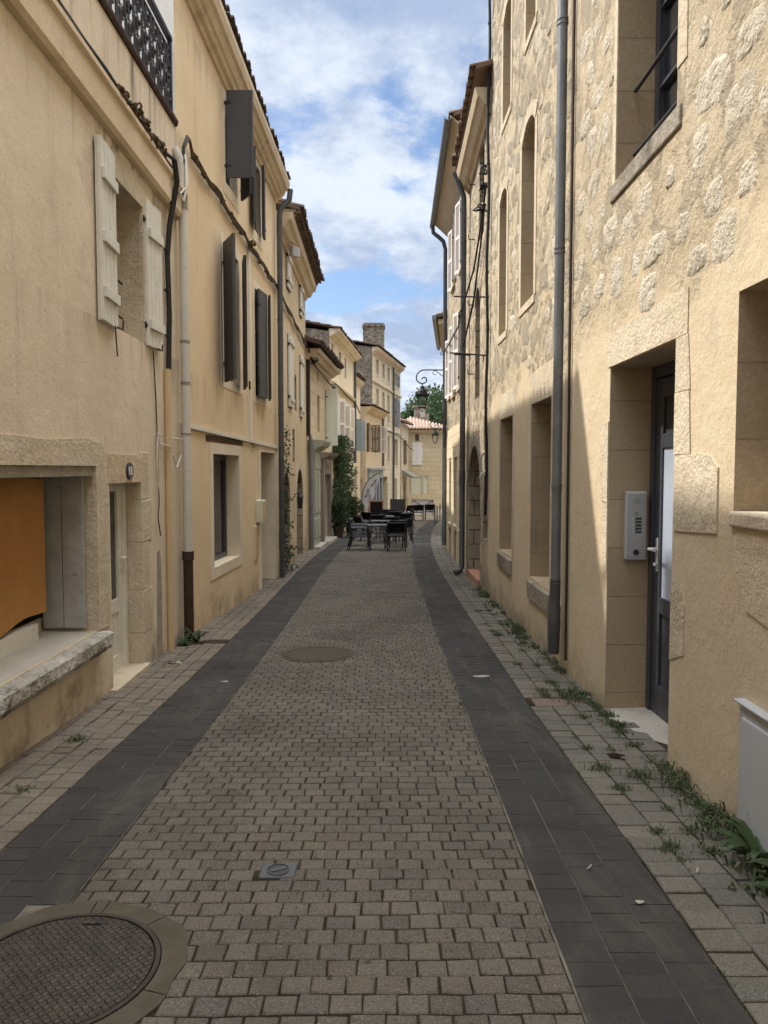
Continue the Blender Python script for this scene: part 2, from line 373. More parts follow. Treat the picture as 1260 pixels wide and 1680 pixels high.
class Fr:
    """plan frame of a facade: s runs along it, o out towards the street, z up"""
    def __init__(f, A, B, side=-1):
        f.A = Vector((A[0], A[1])); d = Vector((B[0], B[1])) - f.A; f.L = d.length; f.d = d / f.L
        f.n = Vector((f.d.y, -f.d.x)) if side < 0 else Vector((-f.d.y, f.d.x)); f.side = side
    def P(f, s, o, z):
        q = f.A + f.d * s + f.n * o
        return Vector((q.x, q.y, z))
    def sub(f, s, o, ang, back=False):
        """leaf frame hinged at (s, o); ang 0 = closed, 90 = straight out"""
        a = RD(ang); d = (-f.d if back else f.d) * math.cos(a) + f.n * math.sin(a)
        n = (f.n * math.cos(a)) + (f.d if back else -f.d) * math.sin(a)
        r = Fr.__new__(Fr); q = f.A + f.d * s + f.n * o
        r.A = q; r.d = d; r.n = n; r.L = 1; r.side = f.side
        return r


class MB:
    def __init__(m): m.v = []; m.f = []; m.mi = []; m.rn = None
    def add(m, vs, fs, mi=0):
        b = len(m.v); m.v += [Vector(v) for v in vs]
        for f in fs: m.f.append([b + i for i in f]); m.mi.append(mi)
        return m
    def hexa(m, p, mi=0):
        return m.add(p, [(0, 3, 2, 1), (4, 5, 6, 7), (0, 1, 5, 4), (1, 2, 6, 5), (2, 3, 7, 6), (3, 0, 4, 7)], mi)
    def box(m, x0, x1, y0, y1, z0, z1, mi=0):
        return m.hexa([(x0, y0, z0), (x1, y0, z0), (x1, y1, z0), (x0, y1, z0), (x0, y0, z1), (x1, y0, z1), (x1, y1, z1), (x0, y1, z1)], mi)
    def fb(m, fr, s0, s1, o0, o1, z0, z1, mi=0):
        a, b = z0 if isinstance(z0, tuple) else (z0, z0); c, d = z1 if isinstance(z1, tuple) else (z1, z1)
        return m.hexa([fr.P(s0, o0, a), fr.P(s1, o0, b), fr.P(s1, o1, b), fr.P(s0, o1, a), fr.P(s0, o0, c), fr.P(s1, o0, d), fr.P(s1, o1, d), fr.P(s0, o1, c)], mi)
    def fpoly(m, fr, pts, o0, o1, mi=0):
        n = len(pts); vs = [fr.P(s, o1, z) for s, z in pts] + [fr.P(s, o0, z) for s, z in pts]
        fs = [tuple(range(n)), tuple(range(2 * n - 1, n - 1, -1))] + [(i, i + n, (i + 1) % n + n, (i + 1) % n) for i in range(n)]
        return m.add(vs, fs, mi)
    def quad(m, p, hint=None, mi=0):
        p = [Vector(q) for q in p]
        if hint is not None and (p[1] - p[0]).cross(p[2] - p[0]).dot(hint) < 0: p = p[::-1]
        return m.add(p, [tuple(range(len(p)))], mi)
    def tube(m, pts, r, n=8, cap=True, mi=0, closed=False):
        pts = [Vector(p) for p in pts]; N = len(pts)
        rs = r if isinstance(r, (list, tuple)) else [r] * N
        up = None; b = len(m.v)
        for i in range(N):
            if closed: t = pts[(i + 1) % N] - pts[i - 1]
            else: t = pts[min(i + 1, N - 1)] - pts[max(i - 1, 0)]
            t.normalize()
            if up is None:
                up = Vector((0, 0, 1)) if abs(t.z) < .9 else Vector((1, 0, 0))
            x = up - t * up.dot(t)
            if x.length < 1e-5: x = t.orthogonal()
            x.normalize(); y = t.cross(x); up = x
            for k in range(n):
                a = 2 * math.pi * k / n
                m.v.append(pts[i] + (x * math.cos(a) + y * math.sin(a)) * rs[i])
        for i in range(N if closed else N - 1):
            j = (i + 1) % N
            for k in range(n):
                l = (k + 1) % n
                m.f.append([b + i * n + k, b + i * n + l, b + j * n + l, b + j * n + k]); m.mi.append(mi)
        if cap and not closed:
            m.f.append([b + k for k in range(n)][::-1]); m.mi.append(mi)
            m.f.append([b + (N - 1) * n + k for k in range(n)]); m.mi.append(mi)
        return m
    def lathe(m, prof, c, n=20, mi=0, axis='z'):
        b = len(m.v); N = len(prof)
        for r, z in prof:
            for k in range(n):
                a = 2 * math.pi * k / n
                m.v.append(Vector(c) + Vector((r * math.cos(a), r * math.sin(a), z)))
        for i in range(N - 1):
            for k in range(n):
                l = (k + 1) % n
                m.f.append([b + i * n + k, b + i * n + l, b + (i + 1) * n + l, b + (i + 1) * n + k]); m.mi.append(mi)
        m.f.append([b + k for k in range(n)][::-1]); m.mi.append(mi)
        m.f.append([b + (N - 1) * n + k for k in range(n)]); m.mi.append(mi)
        return m
    def build(m, name, mat, parent=None, smooth=False, bevel=0.0):
        mats = mat if isinstance(mat, (list, tuple)) else [mat]
        base = Vector((0, 0, 0))
        p = parent
        while p is not None: base += p.location; p = p.parent
        own = Vector((0, 0, 0))
        if parent is None and m.v:
            xs = [v.x for v in m.v]; ys = [v.y for v in m.v]; zs = [v.z for v in m.v]
            own = Vector(((min(xs) + max(xs)) / 2, (min(ys) + max(ys)) / 2, min(zs)))
        off = base + own
        me = bpy.data.meshes.new(name)
        me.from_pydata([tuple(v - off) for v in m.v], [], m.f)
        for mm in mats: me.materials.append(MATS[mm])
        if len(mats) > 1: me.polygons.foreach_set('material_index', m.mi)
        uvl = me.uv_layers.new(name='UVMap'); arr = []
        for pl in me.polygons:
            nz = abs(pl.normal.z)
            for li in pl.loop_indices:
                v = m.v[me.loops[li].vertex_index]
                arr += ([v.x, v.y] if nz > .8 else [v.x + v.y, v.z])
        uvl.data.foreach_set('uv', arr)
        if m.rn is not None:
            ul = me.uv_layers.new(name='rnd'); arr = []
            for pl, r in zip(me.polygons, m.rn):
                for _ in pl.loop_indices: arr += [r[0], r[1]]
            ul.data.foreach_set('uv', arr)
        if smooth:
            me.polygons.foreach_set('use_smooth', [True] * len(me.polygons))
            try: me.set_sharp_from_angle(angle=RD(42))
            except Exception: pass
        me.update()
        o = bpy.data.objects.new(name, me); COL.objects.link(o)
        if parent is not None: o.parent = parent
        else: o.location = own
        if bevel:
            b = o.modifiers.new('bevel', 'BEVEL'); b.width = bevel; b.segments = 2; b.limit_method = 'ANGLE'
        return o


def tag(o, label, cat, group=None, kind=None):
    if label: o['label'] = label
    if cat: o['category'] = cat
    if group: o['group'] = group
    if kind: o['kind'] = kind
    return o


def empty(name, loc, label, cat, group=None, rz=0.0):
    o = bpy.data.objects.new(name, None); COL.objects.link(o); o.location = loc; o.rotation_euler.z = rz
    o.empty_display_size = .1
    return tag(o, label, cat, group)


def copy_tree(o, parent=None):
    c = o.copy(); COL.objects.link(c)
    if parent is not None: c.parent = parent
    for ch in list(o.children): copy_tree(ch, c)
    return c


# ------------------------------------------------------------------ the ground
GYS = [-14, 0, 2.8, 5.4, 8.3, 10.4, 15, 20, 28, 40, 50, 60, 120, 600]
GZS = [.08, .06, 0.0, -.14, -.225, -.285, -.35, -.42, -.56, -.80, -1.0, -1.1, -1.3, -1.3]
def gz(y):
    def lin(t):
        for i in range(len(GYS) - 1):
            if t <= GYS[i + 1]: return lerp(GZS[i], GZS[i + 1], (t - GYS[i]) / (GYS[i + 1] - GYS[i]))
        return GZS[-1]
    return (lin(y - 1.2) + lin(y) * 2 + lin(y + 1.2)) / 4
def cx(y): return .0033 * max(0, y - 13) ** 2
def GP(u, y, dz=0.0): return Vector((u + cx(y), y, gz(y) + dz))


MH1, MH2 = (-1.075, 2.375), (-.66, 7.42)
def in_hole(u, y, pad=.0):
    if (u - MH1[0]) ** 2 + (y - MH1[1]) ** 2 < (.385 + pad) ** 2: return True
    if (u - MH2[0]) ** 2 + (y - MH2[1]) ** 2 < (.33 + pad) ** 2: return True
    if abs(u + .44) < .05 + pad and abs(y - 3.03) < .035 + pad: return True
    return False


def paver(mb, u0, u1, y0, y1, ch, rn, lift=0.0, dep=.014, jt=.0030):
    dz = [lift + rng.uniform(-.0016, .0016) for _ in range(4)]
    j = lambda: rng.uniform(-jt, jt)
    c = [(u0 + j(), y0 + j()), (u1 + j(), y0 + j()), (u1 + j(), y1 + j()), (u0 + j(), y1 + j())]
    m = ((u0 + u1) / 2, (y0 + y1) / 2); vs = []
    for (a, b), d in zip(c, dz):
        k = (m[0] - a, m[1] - b); cc_ = ch * (2.6 if rng.random() < .05 else 1); q = (a + math.copysign(cc_, k[0]), b + math.copysign(cc_, k[1])); vs.append(GP(q[0], q[1], d))
    for (a, b), d in zip(c, dz): vs.append(GP(a, b, d - ch * .8))
    for (a, b), d in zip(c, dz): vs.append(GP(a, b, d - dep))
    fs = [(0, 1, 2, 3)] + [(i + 4, (i + 1) % 4 + 4, (i + 1) % 4, i) for i in range(4)] + [(i + 8, (i + 1) % 4 + 8, (i + 1) % 4 + 4, i + 4) for i in range(4)]
    mb.add(vs, fs); mb.rn += [rn] * 9


def sheet(name, mat, u0, u1, ys, dz, kind='structure', absx=False):
    mb = MB()
    for a, b in zip(ys[:-1], ys[1:]):
        mb.quad([GP(u0, a, dz), GP(u1, a, dz), GP(u1, b, dz), GP(u0, b, dz)], Vector((0, 0, 1)))
    return tag(mb.build(name, mat), None, None, kind=kind)


# one sheet that reaches the horizon
mb = MB(); ys = [-60, -14] + [i * .5 for i in range(-10, 121)] + [120, 600]
xs = [-600, -40, -6, 6, 40, 600]
for a, b in zip(ys[:-1], ys[1:]):
    for c, d in zip(xs[:-1], xs[1:]):
        mb.quad([(c, a, gz(a) - .03), (d, a, gz(a) - .03), (d, b, gz(b) - .03), (c, b, gz(b) - .03)], Vector((0, 0, 1)))
tag(mb.build('ground', 'soil_joint'), None, None, kind='structure')
YS = [i * .5 - 8 for i in range(0, 86)]
sheet('joint_bed', 'soil_joint', -2.75, 2.2, YS, -.0066)
for a, b in ((-1.685, -1.205), (.60, 1.10)):
    sheet('joint_dust', 'dust_joint', a, b, YS, -.0046)
YEND = 34.5
# road: rows across, staggered
mb = MB(); mb.rn = []
y = -1.0; row = 0
while y < YEND:
    rh = .0880 * rng.uniform(.975, 1.025); off = (row % 2) * .052 + rng.uniform(-.014, .014)
    u = -1.2 + (off - .104 if off > .01 else 0); tint = rng.uniform(-.12, .12); ph = rng.uniform(0, 6)
    while u < .595:
        w = .1035 * rng.uniform(.94, 1.06); a = max(u, -1.2); b = min(u + w, .60)
        if b - a > .025:
            um = (a + b) / 2; yw = y + .007 * math.sin(um * 2.6 + ph * .15) + .004 * math.sin(um * 7 + row * .6)
            if not in_hole(um, yw + rh / 2):
                paver(mb, a + .0036, b - .0036, yw + .0026, yw + rh - .0026, .0045, (min(1, max(0, rng.random() + tint)), rng.random()), .004 * mnoise.noise(Vector((um * 1.6, y * 1.1, 3))) + .0015 * mnoise.noise(Vector((um * 9, y * 9, 5))))
        u += w
    y += rh; row += 1
tag(mb.build('road', 'paver_brown'), None, None, kind='structure')
# dark gutter bands
for (a, b) in ((-1.685, -1.207), (.607, 1.10)):
    mb = MB(); mb.rn = []; cw = (b - a) / 3; y = -1.0
    while y < YEND:
        rh = .118
        for k in range(3):
            so_ = rng.uniform(-.003, .003) + (.059 if k == 1 else 0)
            um = a + cw * (k + .5)
            if in_hole(um, y + rh / 2, .02): continue
            paver(mb, a + cw * k + .0022, a + cw * (k + 1) - .0022, y + so_ + .0009, y + so_ + rh - .0009, .0012, (rng.random(), rng.random()), -.002, .006, .0010)
        y += rh
    tag(mb.build('gutter_band', 'paver_dark'), None, None, kind='structure')
# sidewalks: columns along the street
for (a, b, cols, mt) in ((-2.30, -1.692, 5, 'paver_sand_clean'), (1.107, 1.76, 4, 'paver_sand')):
    mb = MB(); mb.rn = []; cw = (b - a) / cols
    for k in range(cols):
        y = -1.0 + (k % 2) * .062
        while y < YEND:
            rh = (.124 if cols == 4 else .108) * rng.uniform(.96, 1.04)
            dark = rng.random() < .012
            cu = a + cw * (k + .5)
            if not (.95 < cu < 1.5 and 5.55 < y + rh / 2 < 5.80) and not (-1.98 < cu < -1.68 and 7.9 < y + rh / 2 < 8.12):
                paver(mb, a + cw * k + .0034, a + cw * (k + 1) - .0034, y + .003, y + rh - .003, .005, (rng.random(), rng.random()), rng.uniform(-.004, .004))
            y += rh
    tag(mb.build('pavement', mt), None, None, kind='structure')
sheet('square_paving', 'paved_ground', -3.0, 3.4, [34.4 + i * .5 for i in range(40)], -.003)


def disc(mb, c, r, z, n=48, mi=0, r0=0.0, h=.01):
    """thin ring or disc lying on the ground"""
    for k in range(n):
        a, b = 2 * math.pi * k / n, 2 * math.pi * (k + 1) / n
        q = lambda rr, t: (c[0] + rr * math.cos(t), c[1] + rr * math.sin(t))
        A, B = q(r, a), q(r, b)
        if r0 > 0:
            D, E_ = q(r0, a), q(r0, b)
            mb.quad([GP(*D, z), GP(*A, z), GP(*B, z), GP(*E_, z)], Vector((0, 0, 1)), mi)
            mb.quad([GP(*D, z), GP(*E_, z), GP(*E_, z - h), GP(*D, z - h)], None, mi)
        else:
            mb.quad([GP(*c, z), GP(*A, z), GP(*B, z)], Vector((0, 0, 1)), mi)
        mb.quad([GP(*A, z), GP(*B, z), GP(*B, z - h), GP(*A, z - h)], None, mi)


for c, rc, rf, lab in ((MH1, .305, .415, 'large round iron manhole cover with woven tread, nearest in the left corner'),
                       (MH2, .30, .37, 'faint round manhole cover further up the paved street, level with the brown pipe foot')):
    root = empty('manhole_cover', GP(c[0], c[1]), lab, 'manhole cover')
    mb = MB(); disc(mb, c, rc, .006, 64, r0=0)
    mb.build('lid', 'iron_tread' if c is MH1 else 'cover_infill', root)
    mb = MB(); disc(mb, c, rc + .022, .008, 64, 0, rc + .006, .012); mb.build('rim', 'cast_iron' if c is MH1 else 'concrete', root)
    mb = MB(); cuts = sorted(rng.uniform(0, 6.28) for _ in range(9)); cuts.append(cuts[0] + 2 * math.pi)
    for a0, a1 in zip(cuts[:-1], cuts[1:]):
        nn = max(2, int((a1 - a0) / .09)); g0 = .006
        for k in range(nn):
            t0, t1 = lerp(a0 + g0, a1 - g0, k / nn), lerp(a0 + g0, a1 - g0, (k + 1) / nn); wob = lambda t: rf + .010 * math.sin(t * 5 + c[0]) + .006 * math.sin(t * 13)
            q = [(c[0] + r * math.cos(t), c[1] + r * math.sin(t)) for r, t in ((rc + .026, t0), (wob(t0), t0), (wob(t1), t1), (rc + .026, t1))]
            mb.quad([GP(x, y_, .0045) for x, y_ in q], Vector((0, 0, 1)))
            mb.quad([GP(*q[1], .0045), GP(*q[2], .0045), GP(*q[2], -.012), GP(*q[1], -.012)])
    mb.build('concrete_collar', 'concrete', root)
    if c is MH1:
        mb = MB(); mb.fb(Fr((c[0] - .02, c[1] + .25), (c[0] + .06, c[1] + .25), -1), 0, .07, -.012, .012, gz(c[1] + .25) + .002, gz(c[1] + .25) + .006); mb.build('keyhole', 'dark_gap', root)
# little square water stopcock cover
root = empty('stopcock_cover', GP(-.44, 3.03), 'small square grey metal stopcock cover set in the road paving', 'utility cover')
z0 = gz(3.03); mb = MB(); mb.box(-.515, -.365, 2.975, 3.085, z0 - .012, z0 + .006); mb.build('plate', 'zinc_dark', root, bevel=.006)
mb = MB(); mb.lathe([(.047, 0), (.047, .003), (.042, .004), (.041, .001), (.03, .001)], (-.44, 3.03, z0 + .006), 32); mb.build('cap', 'interphone_dark', root)
mb = MB(); f45 = Fr((-.475, 3.012), (-.40, 3.05), -1); mb.fb(f45, .012, .072, -.008, .008, z0 + .0085, z0 + .0105); mb.build('slot_bar', 'zinc_dark', root)
# odd slabs in the pavements
mb = MB(); mb.hexa([GP(1.15, 5.57, -.012), GP(1.46, 5.57, -.012), GP(1.46, 5.78, -.012), GP(1.15, 5.78, -.012), GP(1.15, 5.57, .004), GP(1.46, 5.57, .004), GP(1.46, 5.78, .004), GP(1.15, 5.78, .004)])
tag(mb.build('access_slab', 'slab_red'), 'rough reddish access slab set in the right pavement before the doorway', 'access cover')
mb = MB(); mb.hexa([GP(-1.97, 7.92, -.012), GP(-1.72, 7.92, -.012), GP(-1.72, 8.1, -.012), GP(-1.97, 8.1, -.012), GP(-1.97, 7.92, .004), GP(-1.72, 7.92, .004), GP(-1.72, 8.1, .004), GP(-1.97, 8.1, .004)])
tag(mb.build('access_cover', 'iron_rust'), 'small rusty access cover in the left pavement near the pipe foot', 'access cover')
# slotted drain across the right gutter band
root = empty('drain_grate', GP(.86, 20.8), 'slotted drain grate across the right dark gutter band', 'drain')
mb = MB(); q = [(.62, 20.7), (1.10, 20.7), (1.10, 20.95), (.62, 20.95)]
mb.hexa([GP(*p, -.01) for p in q] + [GP(*p, .003) for p in q]); mb.build('frame', 'cast_iron', root)
mb = MB()
for k in range(9):
    u = .645 + k * .05; q = [(u, 20.73), (u + .026, 20.73), (u + .026, 20.92), (u, 20.92)]
    mb.hexa([GP(*p, -.005) for p in q] + [GP(*p, .006) for p in q])
mb.build('bars', 'zinc', root)


# ------------------------------------------------------------------ house kit
def arch_pts(s0, s1, zs, rise, n=12):
    """arch from (s0, zs) over to (s1, zs)"""
    c = (s0 + s1) / 2; hw = (s1 - s0) / 2
    if rise >= hw * .98:
        return [(c - hw * math.cos(math.pi * k / n), zs + rise * math.sin(math.pi * k / n)) for k in range(n + 1)]
    R = (hw * hw + rise * rise) / (2 * rise); a = math.asin(hw / R)
    return [(c + R * math.sin(-a + 2 * a * k / n), zs + rise - R + R * math.cos(-a + 2 * a * k / n)) for k in range(n + 1)]


def facade(mb, fr, s0, s1, z0, top, holes, mi=0, mr=1):
    n3 = Vector((fr.n.x, fr.n.y, 0))
    tz = lambda s: lerp(top[0], top[1], (s - s0) / (s1 - s0))
    ss = sorted({s0, s1} | {round(v, 4) for h in holes for v in (h['s'][0], h['s'][1])})
    zs = sorted({z0} | {round(v, 4) for h in holes for v in (h['z'][0], h['z'][1])})
    ss = [s for s in ss if s0 - 1e-6 <= s <= s1 + 1e-6]
    for a, b in zip(ss[:-1], ss[1:]):
        m = (a + b) / 2
        for i, c in enumerate(zs):
            last = i == len(zs) - 1
            d = None if last else zs[i + 1]
            mz = c + .01 if last else (c + d) / 2
            if any(h['s'][0] < m < h['s'][1] and h['z'][0] < mz < h['z'][1] for h in holes): continue
            da, db = (tz(a), tz(b)) if last else (d, d)
            mb.quad([fr.P(a, 0, c), fr.P(b, 0, c), fr.P(b, 0, db), fr.P(a, 0, da)], n3, mi)
    for h in holes:
        a, b = h['s']; c, d = h['z']; dp = -h.get('d', .2); rise = h.get('arch', 0)
        sp = d - rise; d3 = Vector((fr.d.x, fr.d.y, 0))
        mb.quad([fr.P(a, 0, c), fr.P(a, dp, c), fr.P(a, dp, sp), fr.P(a, 0, sp)], d3, mr)
        mb.quad([fr.P(b, 0, c), fr.P(b, dp, c), fr.P(b, dp, sp), fr.P(b, 0, sp)], -d3, mr)
        mb.quad([fr.P(a, 0, c), fr.P(b, 0, c), fr.P(b, dp, c), fr.P(a, dp, c)], Vector((0, 0, 1)), mr)
        if rise:
            ap = arch_pts(a, b, sp, rise)
            for p, q in zip(ap[:-1], ap[1:]):
                mb.quad([fr.P(p[0], 0, p[1]), fr.P(q[0], 0, q[1]), fr.P(q[0], 0, d), fr.P(p[0], 0, d)], n3, mi)
                mb.quad([fr.P(p[0], 0, p[1]), fr.P(q[0], 0, q[1]), fr.P(q[0], dp, q[1]), fr.P(p[0], dp, p[1])], Vector((0, 0, -1)), mr)
        else:
            mb.quad([fr.P(a, 0, d), fr.P(b, 0, d), fr.P(b, dp, d), fr.P(a, dp, d)], Vector((0, 0, -1)), mr)
        if h.get('back', True):
            mb.quad([fr.P(a, dp, c), fr.P(b, dp, c), fr.P(b, dp, d), fr.P(a, dp, d)], n3, mr)


def house(name, label, fr, s0, s1, top, holes, mwall, mrev, depth=5.0, zb=None, side=None, rise=.0, cat='house', group=None):
    c = fr.P((s0 + s1) / 2, -depth / 2, 0); zb = gz(c.y) - .5 if zb is None else zb
    root = empty(name, (c.x, c.y, gz(c.y)), label, cat, group)
    mb = MB(); facade(mb, fr, s0, s1, zb, top, holes)
    d3 = Vector((fr.d.x, fr.d.y, 0)); ms = 2 if side else 0
    ra, rb = top[0] + rise, top[1] + rise
    mb.quad([fr.P(s0, 0, zb), fr.P(s0, -depth, zb), fr.P(s0, -depth, ra), fr.P(s0, 0, top[0])], -d3, ms)
    mb.quad([fr.P(s1, 0, zb), fr.P(s1, -depth, zb), fr.P(s1, -depth, rb), fr.P(s1, 0, top[1])], d3, ms)
    mb.quad([fr.P(s0, -depth, zb), fr.P(s1, -depth, zb), fr.P(s1, -depth, rb), fr.P(s0, -depth, ra)], Vector((-fr.n.x, -fr.n.y, 0)), 0)
    mb.quad([fr.P(s0, 0, top[0]), fr.P(s1, 0, top[1]), fr.P(s1, -depth, rb), fr.P(s0, -depth, ra)], Vector((0, 0, 1)), 0)
    mb.build('wall', [mwall, mrev] + ([side] if side else []), root)
    return root


def tiles(root, fr, s0, s1, z, over, run=3.0, pitch=.30, mat='tile_dark', step=.19, slab=.05, r=.075, under=None):
    """canal-tile roof rising away from the street; z = eave height (or pair)"""
    za, zb = z if isinstance(z, tuple) else (z, z)
    mb = MB(); zz = lambda s: lerp(za, zb, (s - s0) / (s1 - s0))
    q = lambda s, o, h: fr.P(s, o, zz(s) + (over - o) * pitch + h)
    mb.hexa([q(s0, over - .06, 0), q(s1, over - .06, 0), q(s1, -run, 0), q(s0, -run, 0), q(s0, over - .06, slab), q(s1, over - .06, slab), q(s1, -run, slab), q(s0, -run, slab)])
    n = max(2, int((s1 - s0) / step)); st = (s1 - s0) / n
    for k in range(n):
        s = s0 + (k + .5) * st; o1 = over + rng.uniform(-.02, .03); segs = max(2, int((over + min(run, 3)) / .34)); rr = r * rng.uniform(.92, 1.08)
        for j in range(segs):
            oa = o1 - j * .34; ob = oa - .38; lift = rng.uniform(0, .012); sk = rng.uniform(-.012, .012)
            b = len(mb.v)
            for (o, ra, lf) in ((oa, rr, .02), (ob, rr * .82, 0)):
                for i in range(7):
                    a = math.pi * i / 6
                    mb.v.append(q(s + sk + ra * math.cos(a), o, slab + lf + lift + ra * .9 * math.sin(a)))
                for i in range(7):
                    a = math.pi * (6 - i) / 6
                    mb.v.append(q(s + sk + (ra - .016) * math.cos(a), o, slab + lf + lift + (ra - .016) * .9 * math.sin(a)))
            for i in range(13): mb.f.append([b + i, b + i + 1, b + 14 + i + 1, b + 14 + i]); mb.mi.append(0)
            mb.f.append([b + i for i in range(14)][::-1]); mb.mi.append(0)
        # the upturned channel tile between two covers
        s2 = s + st / 2
        if k < n - 1:
            b = len(mb.v)
            for o in (o1 + .0, o1 - .5):
                for i in range(5):
                    a = math.pi * (1 + i / 4); mb.v.append(q(s2 + rr * .8 * math.cos(a), o, slab + .03 + rr * .6 * math.sin(a)))
                for i in range(5):
                    a = math.pi * (1 + (4 - i) / 4); mb.v.append(q(s2 + (rr * .8 - .014) * math.cos(a), o, slab + .03 + (rr * .6 - .014) * math.sin(a)))
            for i in range(9): mb.f.append([b + i, b + i + 1, b + 10 + i + 1, b + 10 + i]); mb.mi.append(0)
            mb.f.append([b + i for i in range(10)]); mb.mi.append(0)
    return mb.build('roof', mat, root)


def cornice(root, fr, s0, s1, z, prof, mat, name='cornice'):
    """stepped moulding: prof = [(dz, out), ...] from the bottom up; z = height at each end of its foot"""
    za, zb = z if isinstance(z, tuple) else (z, z); mb = MB(); N = len(prof)
    pts = [(0.0, 0.0)] + [(o, d) for d, o in prof] + [(0.0, prof[-1][0])]
    b = len(mb.v)
    for s, zz in ((s0, za), (s1, zb)):
        for o, d in pts: mb.v.append(fr.P(s, o + (.0 if o else -.02), zz + d))
    n = len(pts)
    for i in range(n): mb.f.append([b + i, b + (i + 1) % n, b + n + (i + 1) % n, b + n + i]); mb.mi.append(0)
    mb.f.append([b + i for i in range(n)][::-1]); mb.f.append([b + n + i for i in range(n)]); mb.mi += [0, 0]
    return mb.build(name, mat, root)


def window(root, fr, s, z, o, cols=2, rows=3, fm='white_paint', gm='glass_dark', w=.05, bar=.025, th=.05):
    mb = MB(); a, b = s; c, d = z
    mb.fb(fr, a, a + w, o, o + th, c, d); mb.fb(fr, b - w, b, o, o + th, c, d)
    mb.fb(fr, a + w, b - w, o, o + th, c, c + w); mb.fb(fr, a + w, b - w, o, o + th, d - w, d)
    for k in range(1, cols):
        x = lerp(a, b, k / cols); ww = w * .8 if cols == 2 else bar
        mb.fb(fr, x - ww / 2, x + ww / 2, o + .002, o + th + .004, c + w, d - w)
    for k in range(1, rows):
        y_ = lerp(c + w, d - w, k / rows); mb.fb(fr, a + w, b - w, o + .006, o + th - .006, y_ - bar / 2, y_ + bar / 2)
    wo = mb.build('window', fm, root)
    p = MB(); p.quad([fr.P(a + w * .6, o + .018, c + w * .6), fr.P(b - w * .6, o + .018, c + w * .6), fr.P(b - w * .6, o + .018, d - w * .6), fr.P(a + w * .6, o + .018, d - w * .6)], Vector((fr.n.x, fr.n.y, 0)))
    p.build('pane', gm, wo)
    return wo


def leaf(root, fr, s, o, ang, width, z, mat, back=False, style='plain', th=.035, battens=(), inner=None, label=None, bm=None):
    """one shutter leaf hinged at (s, o)"""
    f2 = fr.sub(s, o, ang, back); c, d = z; mb = MB()
    if style == 'planks':
        n = max(2, round(width / .10)); w = width / n
        for k in range(n):
            mb.fb(f2, k * w + .0045, (k + 1) * w - .0045, 0, th * rng.uniform(.88, 1), c + rng.uniform(0, .006), d - rng.uniform(0, .008))
        mb.fb(f2, .0, width, .012, th * .6, c + .01, d - .01)
    elif style == 'louvre':
        w = .05
        mb.fb(f2, 0, w, 0, th, c, d); mb.fb(f2, width - w, width, 0, th, c, d)
        for zz in (c, (c + d) / 2 - .03, d - .06): mb.fb(f2, w, width - w, 0, th, zz, zz + .06)
        n = int((d - c) / .045)
        for k in range(n):
            zz = lerp(c + .06, d - .08, k / n); mb.hexa([f2.P(w, .004, zz + .02), f2.P(width - w, .004, zz + .02), f2.P(width - w, th - .006, zz), f2.P(w, th - .006, zz), f2.P(w, .004, zz + .028), f2.P(width - w, .004, zz + .028), f2.P(width - w, th - .006, zz + .008), f2.P(w, th - .006, zz + .008)])
    else:
        mb.fb(f2, 0, width, 0, th, c, d)
        mb.fb(f2, width - .035, width + .0, th, th + .008, c + .004, d - .004)
    so_ = mb.build('shutter', mat, root, bevel=.003)
    if label: so_['label'] = label
    if battens:
        for zz in battens:
            b = MB(); b.fb(f2, width * .06, width * .97, *((-.028, 0) if ang > 90 else (th, th + .028)), zz, zz + .085); b.build('batten', bm or mat, so_, bevel=.004)
    hb = MB()
    for zz in (lerp(c, d, .14), lerp(c, d, .86)):
        hb.fb(f2, -.03, .06, th * .2, th + .006, zz - .012, zz + .012)
        hb.tube([f2.P(-.012, th * .5, zz - .03), f2.P(-.012, th * .5, zz + .03)], .011, 6)
    hb.build('hinge', 'iron_black', so_)
    return so_


def surround(root, fr, s, z, w, o=.012, mat='moulding', sill=True, name='window_surround', wt=None, wb=None, lip=None):
    a, b = s; c, d = z; wt = w if wt is None else wt; wb = w if wb is None else wb; mb = MB(); lip = -.03
    mb.fb(fr, a - w, a + .003, lip, o, c - (wb if sill else 0), d + wt); mb.fb(fr, b - .003, b + w, lip, o, c - (wb if sill else 0), d + wt)
    mb.fb(fr, a + .003, b - .003, lip, o, d - .003, d + wt)
    if sill: mb.fb(fr, a + .003, b - .003, lip, o, c - wb, c + .003)
    return mb.build(name, mat, root)


def part_box(root, name, mat, fr, *a, bevel=.0, label=None):
    mb = MB(); mb.fb(fr, *a); o = mb.build(name, mat, root, bevel=bevel)
    if label: o['label'] = label
    return o


def pipe(root, name, mat, pts, r, n=12, collars=(), cr=None, cm=None, cap=True):
    mb = MB(); mb.tube(pts, r, n, cap=cap); o = mb.build(name, mat, root, smooth=True)
    if collars:
        for p, q in collars:
            c = MB(); c.tube([p, q], cr or (r * 1.16 if not isinstance(r, list) else .05), n)
            c.build('collar', cm or mat, o, smooth=True)
    return o


def step_pts(p, q, n, sag=0.0, jit=0.0):
    out = []
    for k in range(n + 1):
        t = k / n; v = Vector(p).lerp(Vector(q), t); v.z -= sag * 4 * t * (1 - t)
        if 0 < k < n and jit: v += Vector((rng.uniform(-jit, jit), rng.uniform(-jit, jit), rng.uniform(-jit, jit)))
        out.append(v)
    return out


# ------------------------------------------------------------------ left side
FL1 = Fr((-2.22, -4), (-2.22, 8.2)); FL2 = Fr((-2.22, 8.2), (-1.95, 13.8)); FL3 = Fr((-1.95, 13.8), (-1.97, 19.0)); FL4 = Fr((-1.97, 19.0), (-1.70, 24.0))
